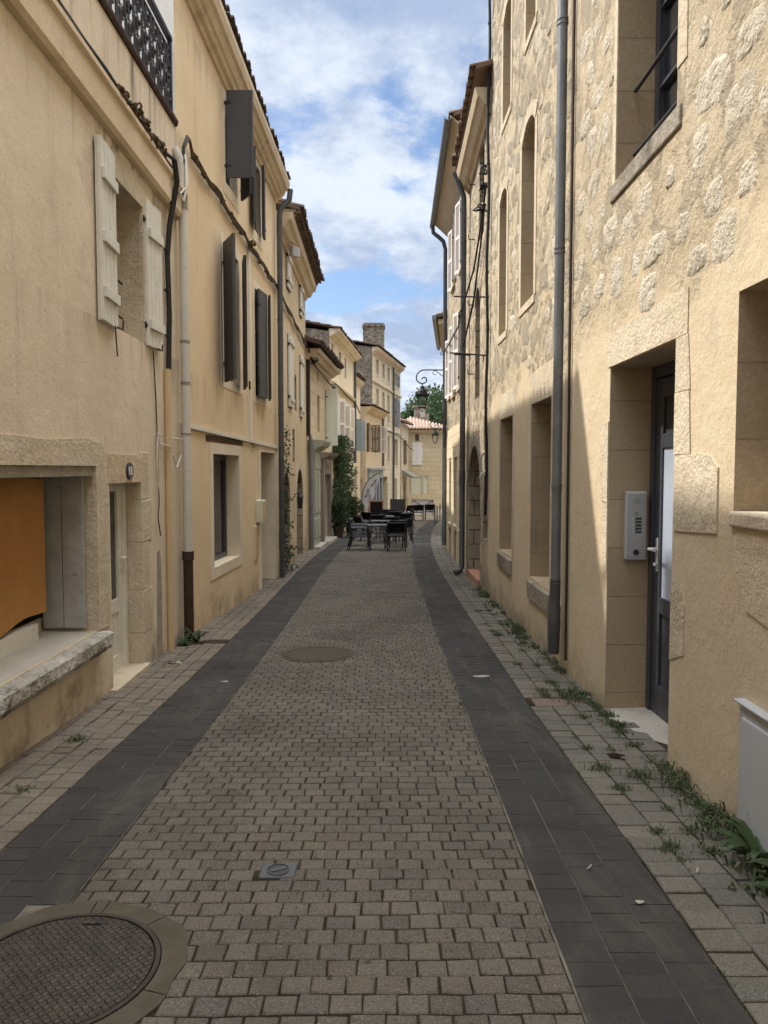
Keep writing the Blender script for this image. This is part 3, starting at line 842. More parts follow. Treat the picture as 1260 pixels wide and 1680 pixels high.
# --- house 18
fr = FL1
h = house('house', 'beige rendered house numbered 18 with boarded shop window, nearest on the left', fr, -8, 12.2, (5.28, 5.28),
          [dict(s=(7.2, 9.76), z=(.40, 1.68), d=.42), dict(s=(10.06, 10.83), z=(-.25, 1.54), d=.20), dict(s=(10.3, 11.02), z=(2.82, 4.05), d=.32)],
          'plaster_beige', 'stone_pale', depth=6)
L1 = h
# set-back attic storey behind the terrace
mb = MB(); mb.fb(fr, -8, 12.15, -6, -1.45, 5.285, 8.75); mb.build('attic_storey', 'plaster_grey', h)
cornice(h, fr, -8, 12.19, (5.285 - .0, 5.285), [(.0, .02), (.03, .035), (.06, .035)], 'iron_rust', 'terrace_edge')
cornice(h, fr, -8, 12.19, (4.58, 4.31), [(.0, .055), (.03, .085), (.25, .085), (.27, .115), (.31, .115), (.33, .03)], 'moulding', 'string_course')
# stains of the terrace drains are in the plaster; balustrade
bal = MB(); top = 6.18; fo = -.03
bal.fb(fr, 3, 12.15, fo - .026, fo + .026, top - .045, top); bal.fb(fr, 3, 12.15, fo - .015, fo + .015, 5.40, 5.43); bal.fb(fr, 3, 12.15, fo - .012, fo + .012, 6.02, 6.04)
for k in range(2): bal.fb(fr, 12.11 - k * 3.1, 12.15 - k * 3.1, fo - .02, fo + .02, 5.345, top)
s = 5.6
def scroll(mb, cs, cz, r, d0, turns, th):
    pts = []
    n = int(14 * turns)
    for k in range(n + 1):
        t = k / n; a = d0 + 2 * math.pi * turns * t; rr = r * (1 - .72 * t)
        pts.append(fr.P(cs + rr * math.cos(a), fo, cz + rr * math.sin(a)))
    mb.tube(pts, th, 5)
while s < 12.1:
    for q in (0, .09):
        bal.tube([fr.P(s + q, fo, 5.42), fr.P(s + q, fo, 5.56), fr.P(s + q + .02, fo, 5.62)], .015, 5)
        bal.tube([fr.P(s + q, fo, 6.03), fr.P(s + q, fo, 5.88), fr.P(s + q + .02, fo, 5.84)], .015, 5)
        bal.tube([fr.P(s + q - .03, fo, 5.60), fr.P(s + q - .03, fo, 5.86)], .013, 5)
    scroll(bal, s + .13, 5.55, .075, 0, 1.2, .014); scroll(bal, s + .05, 5.72, .085, 2.2, 1.3, .015); scroll(bal, s + .13, 5.92, .075, 3.6, 1.2, .014)
    bal.lathe([(.0, -.03), (.03, -.015), (.034, 0), (.03, .015), (0, .03)], fr.P(s + .09, fo, 5.73), 8)
    s += .235
bal.build('balustrade', 'iron_black', h)
# shop window stonework, sill counter, orange board, folded leaf
mb = MB(); mb.fpoly(fr, [(7.0, 1.676), (9.756, 1.676), (9.756, .404), (9.99, .404), (9.99, 1.0), (10.0, 1.55), (9.97, 1.78), (9.86, 1.855), (9.55, 1.88), (9.2, 1.862), (8.9, 1.845), (8.5, 1.855), (8.0, 1.84), (7.0, 1.85)], -.02, .014)
mb.build('shop_surround', 'stone_pale', h)
mb = MB(); mb.fb(fr, 7.2, 9.74, -.10, -.004, 1.60, 1.676); mb.build('shop_lintel_lip', 'stone_grey', h)
mb = MB(); n = 60; prof = [(-.44, .395), (.075, .39), (.105, .375), (.108, .30), (.092, .262), (.03, .238), (-.44, .235)]
for k in range(n + 1):
    s = lerp(6.5, 9.80, k / n); e = [rng.uniform(-.008, .008) for _ in prof]
    for (o, z), j in zip(prof, e): mb.v.append(fr.P(s, o + (j if o > 0 else 0), z + j * .7))
for k in range(n):
    for i in range(7):
        a = k * 7 + i; b = k * 7 + (i + 1) % 7; mb.f.append([a, b, b + 7, a + 7]); mb.mi.append(0)
mb.f.append(list(range(7))[::-1]); mb.mi.append(0); mb.f.append([n * 7 + i for i in range(7)]); mb.mi.append(0)
mb.build('stone_sill', 'stone_lichen', h)
part_box(h, 'sill_top', 'stone_white', fr, 6.5, 9.73, -.40, -.02, .396, .402)
part_box(h, 'window_rail', 'white_paint', fr, 7.2, 9.45, -.40, -.32, .402, .52)
mb = MB()
n = 22
for k in range(n):
    for (sa, sb) in ((k, k + 1),):
        s0_, s1_ = lerp(7.2, 9.58, sa / n), lerp(7.2, 9.58, sb / n)
        bow = lambda s: -.315 + .03 * math.sin((s - 7.2) * 1.9) + (.03 * max(0, s - 9.3) / .28)
        zb_ = lambda s: lerp(.43, .60, (s - 7.2) / 2.4) + .012 * math.sin(s * 9); zt_ = lambda s: 1.585 + .008 * math.sin(s * 5)
        mb.hexa([fr.P(s0_, bow(s0_) - .012, zb_(s0_)), fr.P(s1_, bow(s1_) - .012, zb_(s1_)), fr.P(s1_, bow(s1_), zb_(s1_)), fr.P(s0_, bow(s0_), zb_(s0_)),
                 fr.P(s0_, bow(s0_) - .012, zt_(s0_)), fr.P(s1_, bow(s1_) - .012, zt_(s1_)), fr.P(s1_, bow(s1_), zt_(s1_)), fr.P(s0_, bow(s0_), zt_(s0_))])
mb.build('boarding', 'board_orange', h)
part_box(h, 'shop_dark_backing', 'dark_gap', fr, 7.21, 9.75, -.415, -.40, .52, 1.675)  # near-black sheet, paints the darkness of the gap behind the boarding
lf = Fr(tuple(fr.P(9.735, -.40, 0).xy), tuple(fr.P(9.735, -.06, 0).xy), -1)   # faces the camera
mb = MB()
for a, b in ((.0, .155), (.16, .325)): mb.fb(lf, a, b, 0, .03, .43, 1.60)
mb.build('folded_shutter', 'shutter_grey', h, bevel=.004)
# door 18
part_box(h, 'door_lintel', 'render_rough', fr, 10.0, 10.90, -.02, .012, 1.536, 1.775)
mb = MB(); zc = -.28
for k, hh in enumerate((.42, .40, .44, .39, .44)):
    w = (.20, .27, .21, .29, .22)[k]; mb.fb(fr, 10.825, 10.83 + w, -.125, .010 + .002 * k % .004, zc + .004, zc + hh - .003); zc += hh
    if zc > 1.53: break
mb.build('door_jamb', 'stone_pale', h, bevel=.006)
d_ = MB(); d_.fb(fr, 10.06, 10.14, -.20, -.13, -.2, 1.54); d_.fb(fr, 10.75, 10.83, -.20, -.13, -.2, 1.54); d_.fb(fr, 10.14, 10.75, -.20, -.13, 1.46, 1.54)
d_.fb(fr, 10.14, 10.75, -.188, -.153, -.18, .0); d_.fb(fr, 10.24, 10.65, -.188, -.153, .38, .50); d_.fb(fr, 10.14, 10.24, -.19, -.15, 0, 1.46); d_.fb(fr, 10.65, 10.75, -.19, -.15, 0, 1.46)
d_.fb(fr, 10.24, 10.65, -.19, -.165, .0, .38); d_.fb(fr, 10.43, 10.46, -.18, -.15, .5, 1.46)
dr = d_.build('door', 'white_pvc', h, bevel=.004)
part_box(dr, 'pane', 'glass_dark', fr, 10.24, 10.65, -.185, -.175, .5, 1.46)
mb = MB(); mb.tube([fr.P(10.70, -.15, .86), fr.P(10.70, -.10, .86), fr.P(10.60, -.10, .86)], .011, 8); mb.fb(fr, 10.685, 10.715, -.155, -.142, .74, .92); mb.build('handle', 'white_pvc', dr)
part_box(h, 'door_step', 'stone_pale', fr, 9.98, 10.86, -.20, .06, -.40, -.138)
# window with two white plank shutters
window(h, fr, (10.3, 11.02), (2.82, 4.05), -.315, 2, 3, 'white_paint')
mb = MB(); mb.fb(fr, 10.24, 11.10, -.03, .010, 4.046, 4.27); mb.fb(fr, 11.016, 11.12, -.03, .007, 2.82, 4.045); mb.build('window_lintel', 'stone_pale', h)
leaf(h, fr, 10.25, .035, 176, .40, (2.80, 4.20), 'white_paint', style='planks', battens=(2.98, 3.40, 3.88), th=.05)
leaf(h, fr, 11.05, .035, 176, .37, (2.80, 4.14), 'white_paint', back=True, style='planks', battens=(2.96, 3.80), th=.05)
mb = MB()
for z in (2.98, 3.28):
    mb.tube([fr.P(10.30, -.06, z), fr.P(10.62, -.06, z - .02)], .010, 6)
mb.build('window_bar', 'iron_rust', h)
mb = MB()
mb.tube([fr.P(10.14, .06, 2.80), fr.P(10.16, .10, 2.78), fr.P(10.18, .10, 2.86)], .008, 6); mb.tube([fr.P(10.10, .06, 2.80), fr.P(10.11, .07, 2.56)], .006, 6)
mb.tube([fr.P(11.22, .06, 2.80), fr.P(11.24, .10, 2.78), fr.P(11.26, .10, 2.84)], .008, 6); mb.build('shutter_catch', 'iron_rust', h)
# white downpipe with a brown cast-iron foot, at the seam with the ochre house
px = lambda z: fr.P(12.13, .085, z)
pp = pipe(h, 'drainpipe', 'pipe_white', [px(.75), px(1.8), px(3.2), px(4.78), fr.P(12.12, .07, 4.92), fr.P(12.10, .01, 5.02)], .048, 14, [(px(2.56), px(2.59)), (px(2.02), px(2.04)), (px(3.0), px(3.03)), (px(4.4), px(4.56))], .053, 'pipe_grey')
pipe(h, 'drainpipe_foot', 'iron_rust', [px(-.25), px(.2), px(.66), px(.665), px(.76)], [.054, .054, .054, .064, .064], 14)
pipe(h, 'conduit', 'conduit_beige', [fr.P(11.62, .028, -.22), fr.P(11.62, .028, 1.2), fr.P(11.64, .028, 2.66)], .034, 10)
mb = MB(); mb.fpoly(fr, [(11.25, -.25), (11.42, -.25), (11.42, .7), (11.38, .86), (11.30, .84), (11.28, .5)], -.02, .004); mb.build('damaged_patch', 'stone_grey', h)

# house number plate
root = empty('house_number_plate', fr.P(10.50, .02, 1.635), 'small oval navy enamel number plate reading 18 above the white door', 'sign')
mb = MB(); n = 28
for o, k in ((.018, 1.0), (.024, .92)):
    pts = [(10.50 + .078 * k * math.cos(2 * math.pi * i / n), 1.635 + .073 * k * math.sin(2 * math.pi * i / n)) for i in range(n)]
    mb.fpoly(fr, pts, .012, o)
mb.build('plate', 'enamel_navy', root)
mb = MB(); pts = [fr.P(10.50 + .074 * math.cos(2 * math.pi * i / n), .0245, 1.635 + .069 * math.sin(2 * math.pi * i / n)) for i in range(n)]; mb.tube(pts, .0022, 5, closed=True)
mb.build('plate_rim', 'interphone_dark', root)
def text_part(root, txt, fr_, s, o, z, size, mat, name='lettering', ext=.002, sx=1.0):
    cu = bpy.data.curves.new(name, 'FONT'); cu.body = txt; cu.size = size; cu.align_x = 'CENTER'; cu.align_y = 'CENTER'; cu.extrude = ext
    to = bpy.data.objects.new('tmp', cu); COL.objects.link(to)
    dg = bpy.context.evaluated_depsgraph_get(); me = bpy.data.meshes.new_from_object(to.evaluated_get(dg))
    bpy.data.objects.remove(to)
    right = Vector((fr_.d.x, fr_.d.y, 0)); n_ = Vector((fr_.n.x, fr_.n.y, 0))
    if right.cross(Vector((0, 0, 1))).dot(n_) < 0: right = -right
    M = Matrix((right * sx, Vector((0, 0, 1)), n_)).transposed()
    base = root.location; p = fr_.P(s, o, z)
    for v in me.vertices: v.co = M @ v.co + p - base
    me.name = name; me.materials.clear(); me.materials.append(MATS[mat])
    ob = bpy.data.objects.new(name, me); COL.objects.link(ob); ob.parent = root
    return ob
text_part(root, '18', fr, 10.50, .0245, 1.632, .105, 'enamel_white')

# --- ochre house
fr = FL2; L = fr.L
W1 = dict(s=(1.25, 2.62), z=(.40, 1.85), d=.24); DR = dict(s=(4.10, 5.30), z=(-.35, 1.94), d=.30)
F1 = dict(s=(1.85, 2.72), z=(2.86, 4.62), d=.16); F2 = dict(s=(3.76, 4.52), z=(2.82, 4.50), d=.16)
T1 = dict(s=(2.05, 2.68), z=(5.48, 6.55), d=.16); T2 = dict(s=(3.76, 4.25), z=(5.40, 6.45), d=.16)
h = house('house', 'smooth ochre plastered house with charcoal shutters, second on the left', fr, 0, L, (7.18, 6.72), [W1, DR, F1, F2, T1, T2], 'plaster_ochre', 'plaster_pale', depth=6, side='plaster_grey', rise=1.8)
L2 = h
tiles(h, fr, -.02, L + .02, (7.26, 6.76), .27, 5.9, .30, 'tile_dark', r=.055, step=.17)
cornice(h, fr, 0, L, (6.86, 6.44), [(.0, .03), (.05, .05), (.06, .10), (.11, .12), (.12, .15), (.20, .19), (.21, .23), (.30, .26), (.36, .26)], 'moulding')
surround(h, fr, W1['s'], W1['z'], .13, .012, 'plaster_pale', wb=.14)
part_box(h, 'wooden_lintel', 'dark_wood', fr, .97, 2.86, -.02, .008, 1.995, 2.075)
part_box(h, 'trim_board', 'white_paint', fr, .02, L - .03, 0, .035, (2.115, 2.02), (2.155, 2.06))
window(h, fr, W1['s'], W1['z'], -.23, 2, 1, 'door_grey', w=.07)
surround(h, fr, DR['s'], DR['z'], .20, .010, 'plaster_pale', sill=False, name='door_surround', wt=.14)
dd = MB(); dd.fb(fr, 4.10, 5.30, -.29, -.25, -.3, 1.94); dd.fb(fr, 4.2, 4.62, -.25, -.235, .1, 1.75); dd.fb(fr, 4.75, 5.2, -.25, -.235, .1, 1.75)
d2 = dd.build('door', 'door_grey', h, bevel=.004)
mb = MB(); mb.tube([fr.P(4.70, -.25, .8), fr.P(4.70, -.19, .8), fr.P(4.60, -.19, .8)], .012, 8); mb.build('handle', 'steel_brushed', d2)
for w_, wd in ((F1, .13), (F2, .11), (T1, .11), (T2, .11)):
    surround(h, fr, w_['s'], w_['z'], wd, .008, 'plaster_pale', wb=.12 if w_ in (F1, F2) else .16)
    window(h, fr, w_['s'], w_['z'], -.15, 2, 3, 'charcoal_paint')
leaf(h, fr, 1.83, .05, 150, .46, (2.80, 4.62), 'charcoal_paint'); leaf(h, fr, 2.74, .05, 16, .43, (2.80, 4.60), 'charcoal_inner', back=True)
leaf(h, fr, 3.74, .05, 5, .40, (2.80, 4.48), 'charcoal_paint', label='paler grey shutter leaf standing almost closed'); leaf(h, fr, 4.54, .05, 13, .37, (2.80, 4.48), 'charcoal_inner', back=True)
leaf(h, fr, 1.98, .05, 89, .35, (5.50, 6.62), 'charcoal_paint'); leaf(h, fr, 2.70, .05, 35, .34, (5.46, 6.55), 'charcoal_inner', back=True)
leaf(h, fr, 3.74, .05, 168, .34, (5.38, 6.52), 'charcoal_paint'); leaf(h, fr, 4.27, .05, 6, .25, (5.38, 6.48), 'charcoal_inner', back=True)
mb = MB(); mb.fb(fr, 3.30, 3.38, 0, .03, 2.99, 4.97); mb.fb(fr, 3.30, 3.38, 0, .03, 2.10, 2.86); mb.build('cable_cover', 'white_pvc', h)
mb = MB(); mb.fb(fr, 3.32, 3.36, 0, .02, 2.86, 2.99); mb.tube(step_pts(fr.P(3.36, .02, 2.1), fr.P(3.62, .03, 2.02), 6, .06), .008, 6); mb.build('loose_wire', 'cable_black', h)
pq = lambda z, s=5.42: fr.P(s, .10, z)
pipe(h, 'drainpipe', 'zinc_dark', [pq(-.32), pq(2), pq(4.6), pq(6.16), fr.P(5.42, .12, 6.28), fr.P(5.44, .20, 6.36), fr.P(5.46, .27, 6.44), fr.P(5.47, .29, 6.62)], .05, 12, [(pq(4.3), pq(4.34)), (pq(2.6), pq(2.64)), (pq(1.0), pq(1.04)), (pq(.2), pq(.5))], .057, 'zinc_dark')
# meter boxes by the door
root = empty('meter_box', fr.P(3.86, 0, .82), 'cream electricity meter box on the ochre wall beside the doorway', 'meter box')
mb = MB(); mb.fb(fr, 3.72, 3.98, .0, .11, .80, 1.16); mb.build('body', 'cream_blind', root, bevel=.01)
mb = MB(); mb.fb(fr, 3.75, 3.96, .11, .116, .83, 1.13); mb.build('door', 'conduit_beige', root, bevel=.004)
root = empty('meter_box', fr.P(3.70, 0, .24), 'flat pale hatch let into the ochre wall below the cream meter box', 'meter box')
mb = MB(); mb.fb(fr, 3.55, 3.82, -.01, .02, .22, .76); mb.build('frame', 'plaster_pale', root)
mb = MB(); mb.fb(fr, 3.58, 3.79, .02, .026, .25, .73); mb.build('lid', 'conduit_beige', root)

# --- straw house with white shutters
fr = FL3; L = fr.L
A1 = dict(s=(.55, 1.78), z=(-.45, 1.60), d=.35, arch=.60); A2 = dict(s=(3.02, 4.32), z=(-.5, 1.66), d=.35, arch=.62)
ws = [dict(s=(1.36, 1.96), z=(5.28, 6.02), d=.12), dict(s=(3.72, 4.26), z=(5.20, 5.98), d=.12), dict(s=(1.52, 2.2), z=(2.92, 4.40), d=.12), dict(s=(3.75, 4.3), z=(2.86, 4.32), d=.12), dict(s=(2.75, 3.12), z=(2.95, 3.75), d=.2, arch=.12), dict(s=(2.35, 2.7), z=(1.80, 2.52), d=.2)]
h = house('house', 'straw coloured house with closed white shutters and two arched doorways', fr, 0, L, (6.34, 6.22), [A1, A2] + ws, 'plaster_straw', 'ashlar_grey', depth=6, rise=1.6)
L3 = h
tiles(h, fr, .35, L + .12, (6.42, 6.28), .46, 5.6, .30, 'tile_dark', r=.085)
cornice(h, fr, .1, L + .02, (5.98, 5.86), [(.0, .03), (.06, .06), (.08, .14), (.20, .20), (.22, .26), (.30, .28), (.32, .29), (.34, .29)], 'moulding')
mb = MB()
for r_, (o1, zz) in enumerate(((.31, 0), (.40, .07))):
    mb.fb(fr, .36, L + .1, .0, o1 - .08, (6.325 + zz - .0, 6.20 + zz), (6.39 + zz, 6.265 + zz))
    n = int((L - .3) / .17)
    for k in range(n):
        s = .38 + k * (L - .3) / n; zc = lerp(6.325, 6.20, s / L) + zz
        mb.fb(fr, s, s + .035, o1 - .08, o1, zc, zc + .064); mb.fb(fr, s + .035, s + .17, o1 - .03, o1, zc + .05, zc + .064)
mb.build('tile_corbel', 'brick_red', h)
for i, w_ in enumerate(ws[:4]):
    a, b = w_['s']; half = (b - a) / 2
    leaf(h, fr, a, .01, 2, half - .004, (w_['z'][0] + .01, w_['z'][1] - .01), 'white_paint', style='planks', battens=(w_['z'][0] + .12, w_['z'][1] - .2), th=.04)
    leaf(h, fr, b, .01, 2, half - .004, (w_['z'][0] + .01, w_['z'][1] - .01), 'white_paint', back=True, style='planks', battens=(w_['z'][0] + .12, w_['z'][1] - .2), th=.04)
window(h, fr, ws[4]['s'], ws[4]['z'], -.19, 1, 2, 'brown_shutter'); window(h, fr, ws[5]['s'], ws[5]['z'], -.19, 1, 2, 'shop_blue')
for w_ in (A1, A2):
    a, b = w_['s']; ap = arch_pts(a, b, w_['z'][1] - w_['arch'], w_['arch'], 14)
    mb = MB(); dd = MB()
    dd.fpoly(fr, [(a, w_['z'][0] + .1)] + ap + [(b, w_['z'][0] + .1)], -.34, -.29)
    d2 = dd.build('door', 'door_grey', h)
    mb.tube([fr.P((a + b) / 2, -.29, .4), fr.P((a + b) / 2, -.24, .4), fr.P((a + b) / 2 + .1, -.24, .4)], .012, 6); mb.build('handle', 'steel_brushed', d2)
    ar = MB(); N = len(ap)
    cc = ((a + b) / 2, w_['z'][1] - w_['arch'])
    for k in range(0, N - 1):
        p, q = ap[k], ap[k + 1]; ex = lambda t: (cc[0] + (t[0] - cc[0]) * 1.32, cc[1] + (t[1] - cc[1]) * 1.32)
        ar.fpoly(fr, [p, q, ex(q), ex(p)], -.03, .008 + .002 * (k % 2))
    ar.build('stone_arch', 'stone_pale', h)

# --- low ashlar house with shopfront
fr = FL4; L = fr.L
fr4 = fr
h = house('house', 'low golden ashlar house with a round oculus and a sage panelled shopfront', fr, 0, L, (4.72, 4.72),
          [dict(s=(2.04, 2.5), z=(2.70, 3.72), d=.2), dict(s=(3.75, 4.5), z=(2.42, 4.05), d=.2), dict(s=(2.70, 4.10), z=(-.6, 1.50), d=.25)], 'ashlar_gold', 'ashlar_gold', depth=6, rise=1.2)
L4 = h
tiles(h, fr, -.25, L - .3, (4.72, 4.74), .48, 5.8, .3, 'tile_dark', r=.085)
cornice(h, fr, 0, L - .25, (4.42, 4.44), [(.0, .04), (.06, .08), (.08, .16), (.16, .24), (.18, .32), (.26, .36)], 'moulding')
mb = MB(); n = 20; ring = [(2.1 + .13 * math.cos(2 * math.pi * i / n), 4.26 + .13 * math.sin(2 * math.pi * i / n)) for i in range(n)]
mb.fpoly(fr, ring, .0, .006); oc = mb.build('oculus', 'dark_gap', h)
mb = MB(); mb.tube([fr.P(a, .005, b) for a, b in ring], .03, 6, closed=True); mb.build('oculus_ring', 'moulding', oc)
window(h, fr, (2.04, 2.5), (2.70, 3.72), -.19, 1, 3, 'taupe_paint'); window(h, fr, (3.75, 4.5), (2.42, 4.05), -.19, 2, 3, 'mint_white')
leaf(h, fr, 3.72, .04, 97, .34, (2.36, 4.06), 'mint_white', th=.04)
sh = MB()
sh.fb(fr, .38, 1.55, .0, .14, -.55, 2.10); sh.fb(fr, .46, .86, .14, .165, -.15, .35); sh.fb(fr, .46, .86, .14, .165, .5, 1.55); sh.fb(fr, .98, 1.45, .14, .165, -.15, .35); sh.fb(fr, .98, 1.45, .14, .165, .5, 1.55); sh.fb(fr, .42, 1.5, .14, .165, 1.66, 2.0)
sh.build('shopfront', 'sage_paint', h, bevel=.006)
cornice(h, fr, .25, 1.72, 2.10, [(.0, .15), (.05, .18), (.06, .22), (.13, .30), (.15, .36), (.27, .42), (.30, .42)], 'sage_paint', 'shop_cornice')
en = MB(); en.fb(fr, 2.45, 2.70, 0, .12, -.5, 1.95); en.fb(fr, 4.10, 4.32, 0, .12, -.5, 1.95); en.fb(fr, 2.70, 4.10, 0, .115, 1.50, 1.95); en.fb(fr, 2.85, 3.95, .115, .135, 1.56, 1.90)
en.build('door_surround', 'taupe_paint', h, bevel=.006)
cornice(h, fr, 2.35, 4.45, 1.95, [(.0, .12), (.04, .16), (.06, .24), (.14, .32), (.18, .34)], 'taupe_paint', 'door_cornice')
mb = MB(); mb.fb(fr, 3.0, 3.8, .135, .145, 1.62, 1.84); sg = mb.build('sign_panel', 'brown_shutter', h)
d2 = MB(); d2.fb(fr, 2.70, 4.10, -.24, -.18, -.55, 1.50); d2.fb(fr, 2.8, 3.35, -.18, -.165, -.2, .4); d2.fb(fr, 3.45, 4.0, -.18, -.165, -.2, .4); d2.fb(fr, 2.8, 3.35, -.18, -.165, .5, 1.4); d2.fb(fr, 3.45, 4.0, -.18, -.165, .5, 1.4)
d3 = d2.build('door', 'door_grey', h, bevel=.005); mb = MB(); mb.tube([fr.P(3.4, -.18, .4), fr.P(3.4, -.12, .4), fr.P(3.4, -.12, .52)], .012, 6); mb.build('handle', 'steel_brushed', d3)
part_box(h, 'door_step', 'stone_white', fr, .3, 1.7, .0, .30, -.62, -.36); part_box(h, 'door_step', 'stone_white', fr, 2.5, 4.3, -.2, .30, -.62, -.42)
pr = lambda z: fr.P(.16, .10, z)
pipe(h, 'drainpipe', 'zinc', [pr(-.45), pr(1), pr(2.4), fr.P(.14, .06, 2.55)], .05, 10, [(pr(.6), pr(.64))], .057)
pipe(h, 'drainpipe', 'iron_rust', [fr.P(.10, .05, 2.5), fr.P(.10, .05, 4.4)], .05, 10)


# --- the far houses on the left
fr = FL5 = Fr((-1.72, 24.0), (-1.20, 30.0)); L = fr.L
ys_ = lambda y0, y1: (y0 - 24, y1 - 24)
up = [dict(s=(.35, .75), z=(5.0, 5.72), d=.15), dict(s=(2.0, 2.5), z=(4.95, 5.70), d=.15), dict(s=(3.4, 3.85), z=(4.95, 5.70), d=.15)]
md = [dict(s=(1.05, 1.75), z=(2.35, 4.05), d=.15), dict(s=(2.45, 3.1), z=(2.35, 4.0), d=.15), dict(s=(3.7, 4.3), z=(2.35, 3.95), d=.15)]
h = house('house', 'tall cream house behind the ivy with a moulded string course', fr, 0, L, (6.02, 6.02), up + md, 'plaster_cream', 'plaster_cream', depth=5, side='rubble_dark', rise=.75)
cornice(h, fr, 0, L, 5.86, [(.0, .03), (.05, .07), (.07, .16), (.15, .24), (.18, .3), (.24, .32)], 'plaster_cream')
tiles(h, fr, -.05, L + .1, 6.08, .36, 4.8, .2, 'tile_dark', slab=.025, r=.05)
cornice(h, fr, 0, L, (4.32, 4.28), [(.0, .02), (.04, .05), (.06, .09), (.13, .12), (.16, .04)], 'plaster_cream', 'string_course')
for w_ in up: window(h, fr, w_['s'], w_['z'], -.14, 1, 2, 'brown_shutter')
for i, w_ in enumerate(md):
    window(h, fr, w_['s'], w_['z'], -.14, 2, 3, 'mint_white'); a, b = w_['s']
    leaf(h, fr, a, .03, 150, .3, w_['z'], 'pink_white', style='louvre'); leaf(h, fr, b, .03, 140, .3, w_['z'], 'pink_white', back=True, style='louvre')
mb = MB(); mb.tube([fr.P(2.2, .02, 2.42), fr.P(2.25, .25, 2.42), fr.P(4.4, .25, 2.42), fr.P(4.45, .02, 2.42)], .015, 6)
for k in range(12): mb.tube([fr.P(2.3 + k * .19, .25, 2.42), fr.P(2.3 + k * .19, .25, 2.0)], .008, 5)
mb.tube([fr.P(2.2, .02, 2.0), fr.P(2.25, .25, 2.0), fr.P(4.4, .25, 2.0), fr.P(4.45, .02, 2.0)], .012, 6); mb.build('balcony_rail', 'iron_black', h)
pl_ = lambda z: fr.P(L - .12, .07, z)
pipe(h, 'drainpipe', 'zinc_dark', [pl_(1.9), pl_(4), pl_(5.9)], .05, 8)

fr = Fr((-1.30, 30.05), (-1.02, 32.4)); L = fr.L
h = house('house', 'narrow white trimmed house with blue grey shutters squeezed between two taller ones', fr, 0, L, (5.35, 5.35), [dict(s=(.45, 1.05), z=(4.1, 4.95), d=.12), dict(s=(.75, 1.35), z=(2.45, 3.65), d=.12), dict(s=(.6, 1.4), z=(-.8, 1.6), d=.2)], 'plaster_pale', 'plaster_pale', depth=4, rise=.6)
cornice(h, fr, 0, L, 5.15, [(.0, .03), (.05, .10), (.12, .16), (.2, .2)], 'plaster_cream'); tiles(h, fr, 0, L, 5.38, .3, 3.9, .2, 'tile_dark')
window(h, fr, (.45, 1.05), (4.1, 4.95), -.11, 2, 1, 'white_paint'); window(h, fr, (.75, 1.35), (2.45, 3.65), -.11, 2, 2, 'white_paint')
surround(h, fr, (.45, 1.05), (4.1, 4.95), .1, .02, 'stone_white')
leaf(h, fr, .73, .04, 100, .30, (2.42, 3.70), 'blue_shutter'); leaf(h, fr, 1.37, .04, 95, .30, (2.42, 3.66), 'blue_shutter', back=True)
dd = MB(); dd.fb(fr, .6, 1.4, -.19, -.15, -.75, 1.6); d2 = dd.build('door', 'taupe_paint', h)

fr = FL6 = Fr((-.78, 32.5), (-.06, 36.5)); L = fr.L
h = house('house', 'low tan corner house with brown shutters over a grey blue shopfront', fr, 0, L, (4.35, 4.30), [dict(s=(.35, 1.1), z=(2.42, 3.66), d=.15), dict(s=(2.2, 2.9), z=(2.42, 3.62), d=.15), dict(s=(.3, 3.7), z=(-.9, 1.62), d=.2)], 'plaster_tan', 'plaster_tan', depth=4.5, side='plaster_tan', rise=.3)
cornice(h, fr, -.02, L, (4.10, 4.06), [(.0, .04), (.05, .10), (.14, .18), (.22, .28), (.26, .30)], 'moulding'); tiles(h, fr, -.05, L + .05, (4.38, 4.32), .36, 4.3, .12, 'tile_dark', slab=.025, r=.05)
for sx_ in ((.35, 1.1), (2.2, 2.9)): window(h, fr, sx_, (2.42, 3.64), -.14, 2, 3, 'white_paint')
leaf(h, fr, .33, .03, 158, .32, (2.42, 3.66), 'brown_shutter', style='louvre'); leaf(h, fr, 1.12, .03, 92, .38, (2.42, 3.62), 'brown_shutter', back=True, style='louvre')
leaf(h, fr, 2.18, .03, 160, .34, (2.42, 3.62), 'pink_white', style='louvre'); leaf(h, fr, 2.92, .03, 82, .40, (2.42, 3.66), 'pink_white', back=True, style='louvre')
mb = MB()
mb.fb(fr, .3, 3.7, -.02, .10, 1.25, 1.62); mb.fb(fr, .22, 3.8, 0, .18, 1.62, 1.72)
for s in (.3, 1.1, 1.9, 2.7, 3.5): mb.fb(fr, s, s + .2, -.02, .08, -.85, 1.25)
mb.fb(fr, .3, 3.7, -.03, .06, -.85, -.30)
sf = mb.build('shopfront', 'shop_blue', h, bevel=.006); part_box(sf, 'pane', 'glass_dark', fr, .4, 3.6, -.06, -.04, -.30, 1.25)
pipe(h, 'drainpipe', 'zinc_dark', [fr.P(3.85, .06, 1.8), fr.P(3.85, .06, 4.1)], .045, 8)
sd = Fr((-1.12, 32.49), (-.80, 32.49), -1)
root = empty('wall_ring', (-1.06, 32.44, 1.0), 'dark round iron ring hung on the tan gable wall by the flag', 'wall ring')
mb = MB(); c = Vector((-1.05, 32.44, 1.12)); mb.tube([c + Vector((.085 * math.cos(2 * math.pi * k / 20), 0, .085 * math.sin(2 * math.pi * k / 20))) for k in range(20)], .012, 6, closed=True); mb.tube([c + Vector((0, .06, .085)), c + Vector((0, 0, .085))], .01, 6)
mb.build('ring', 'iron_rust', root)

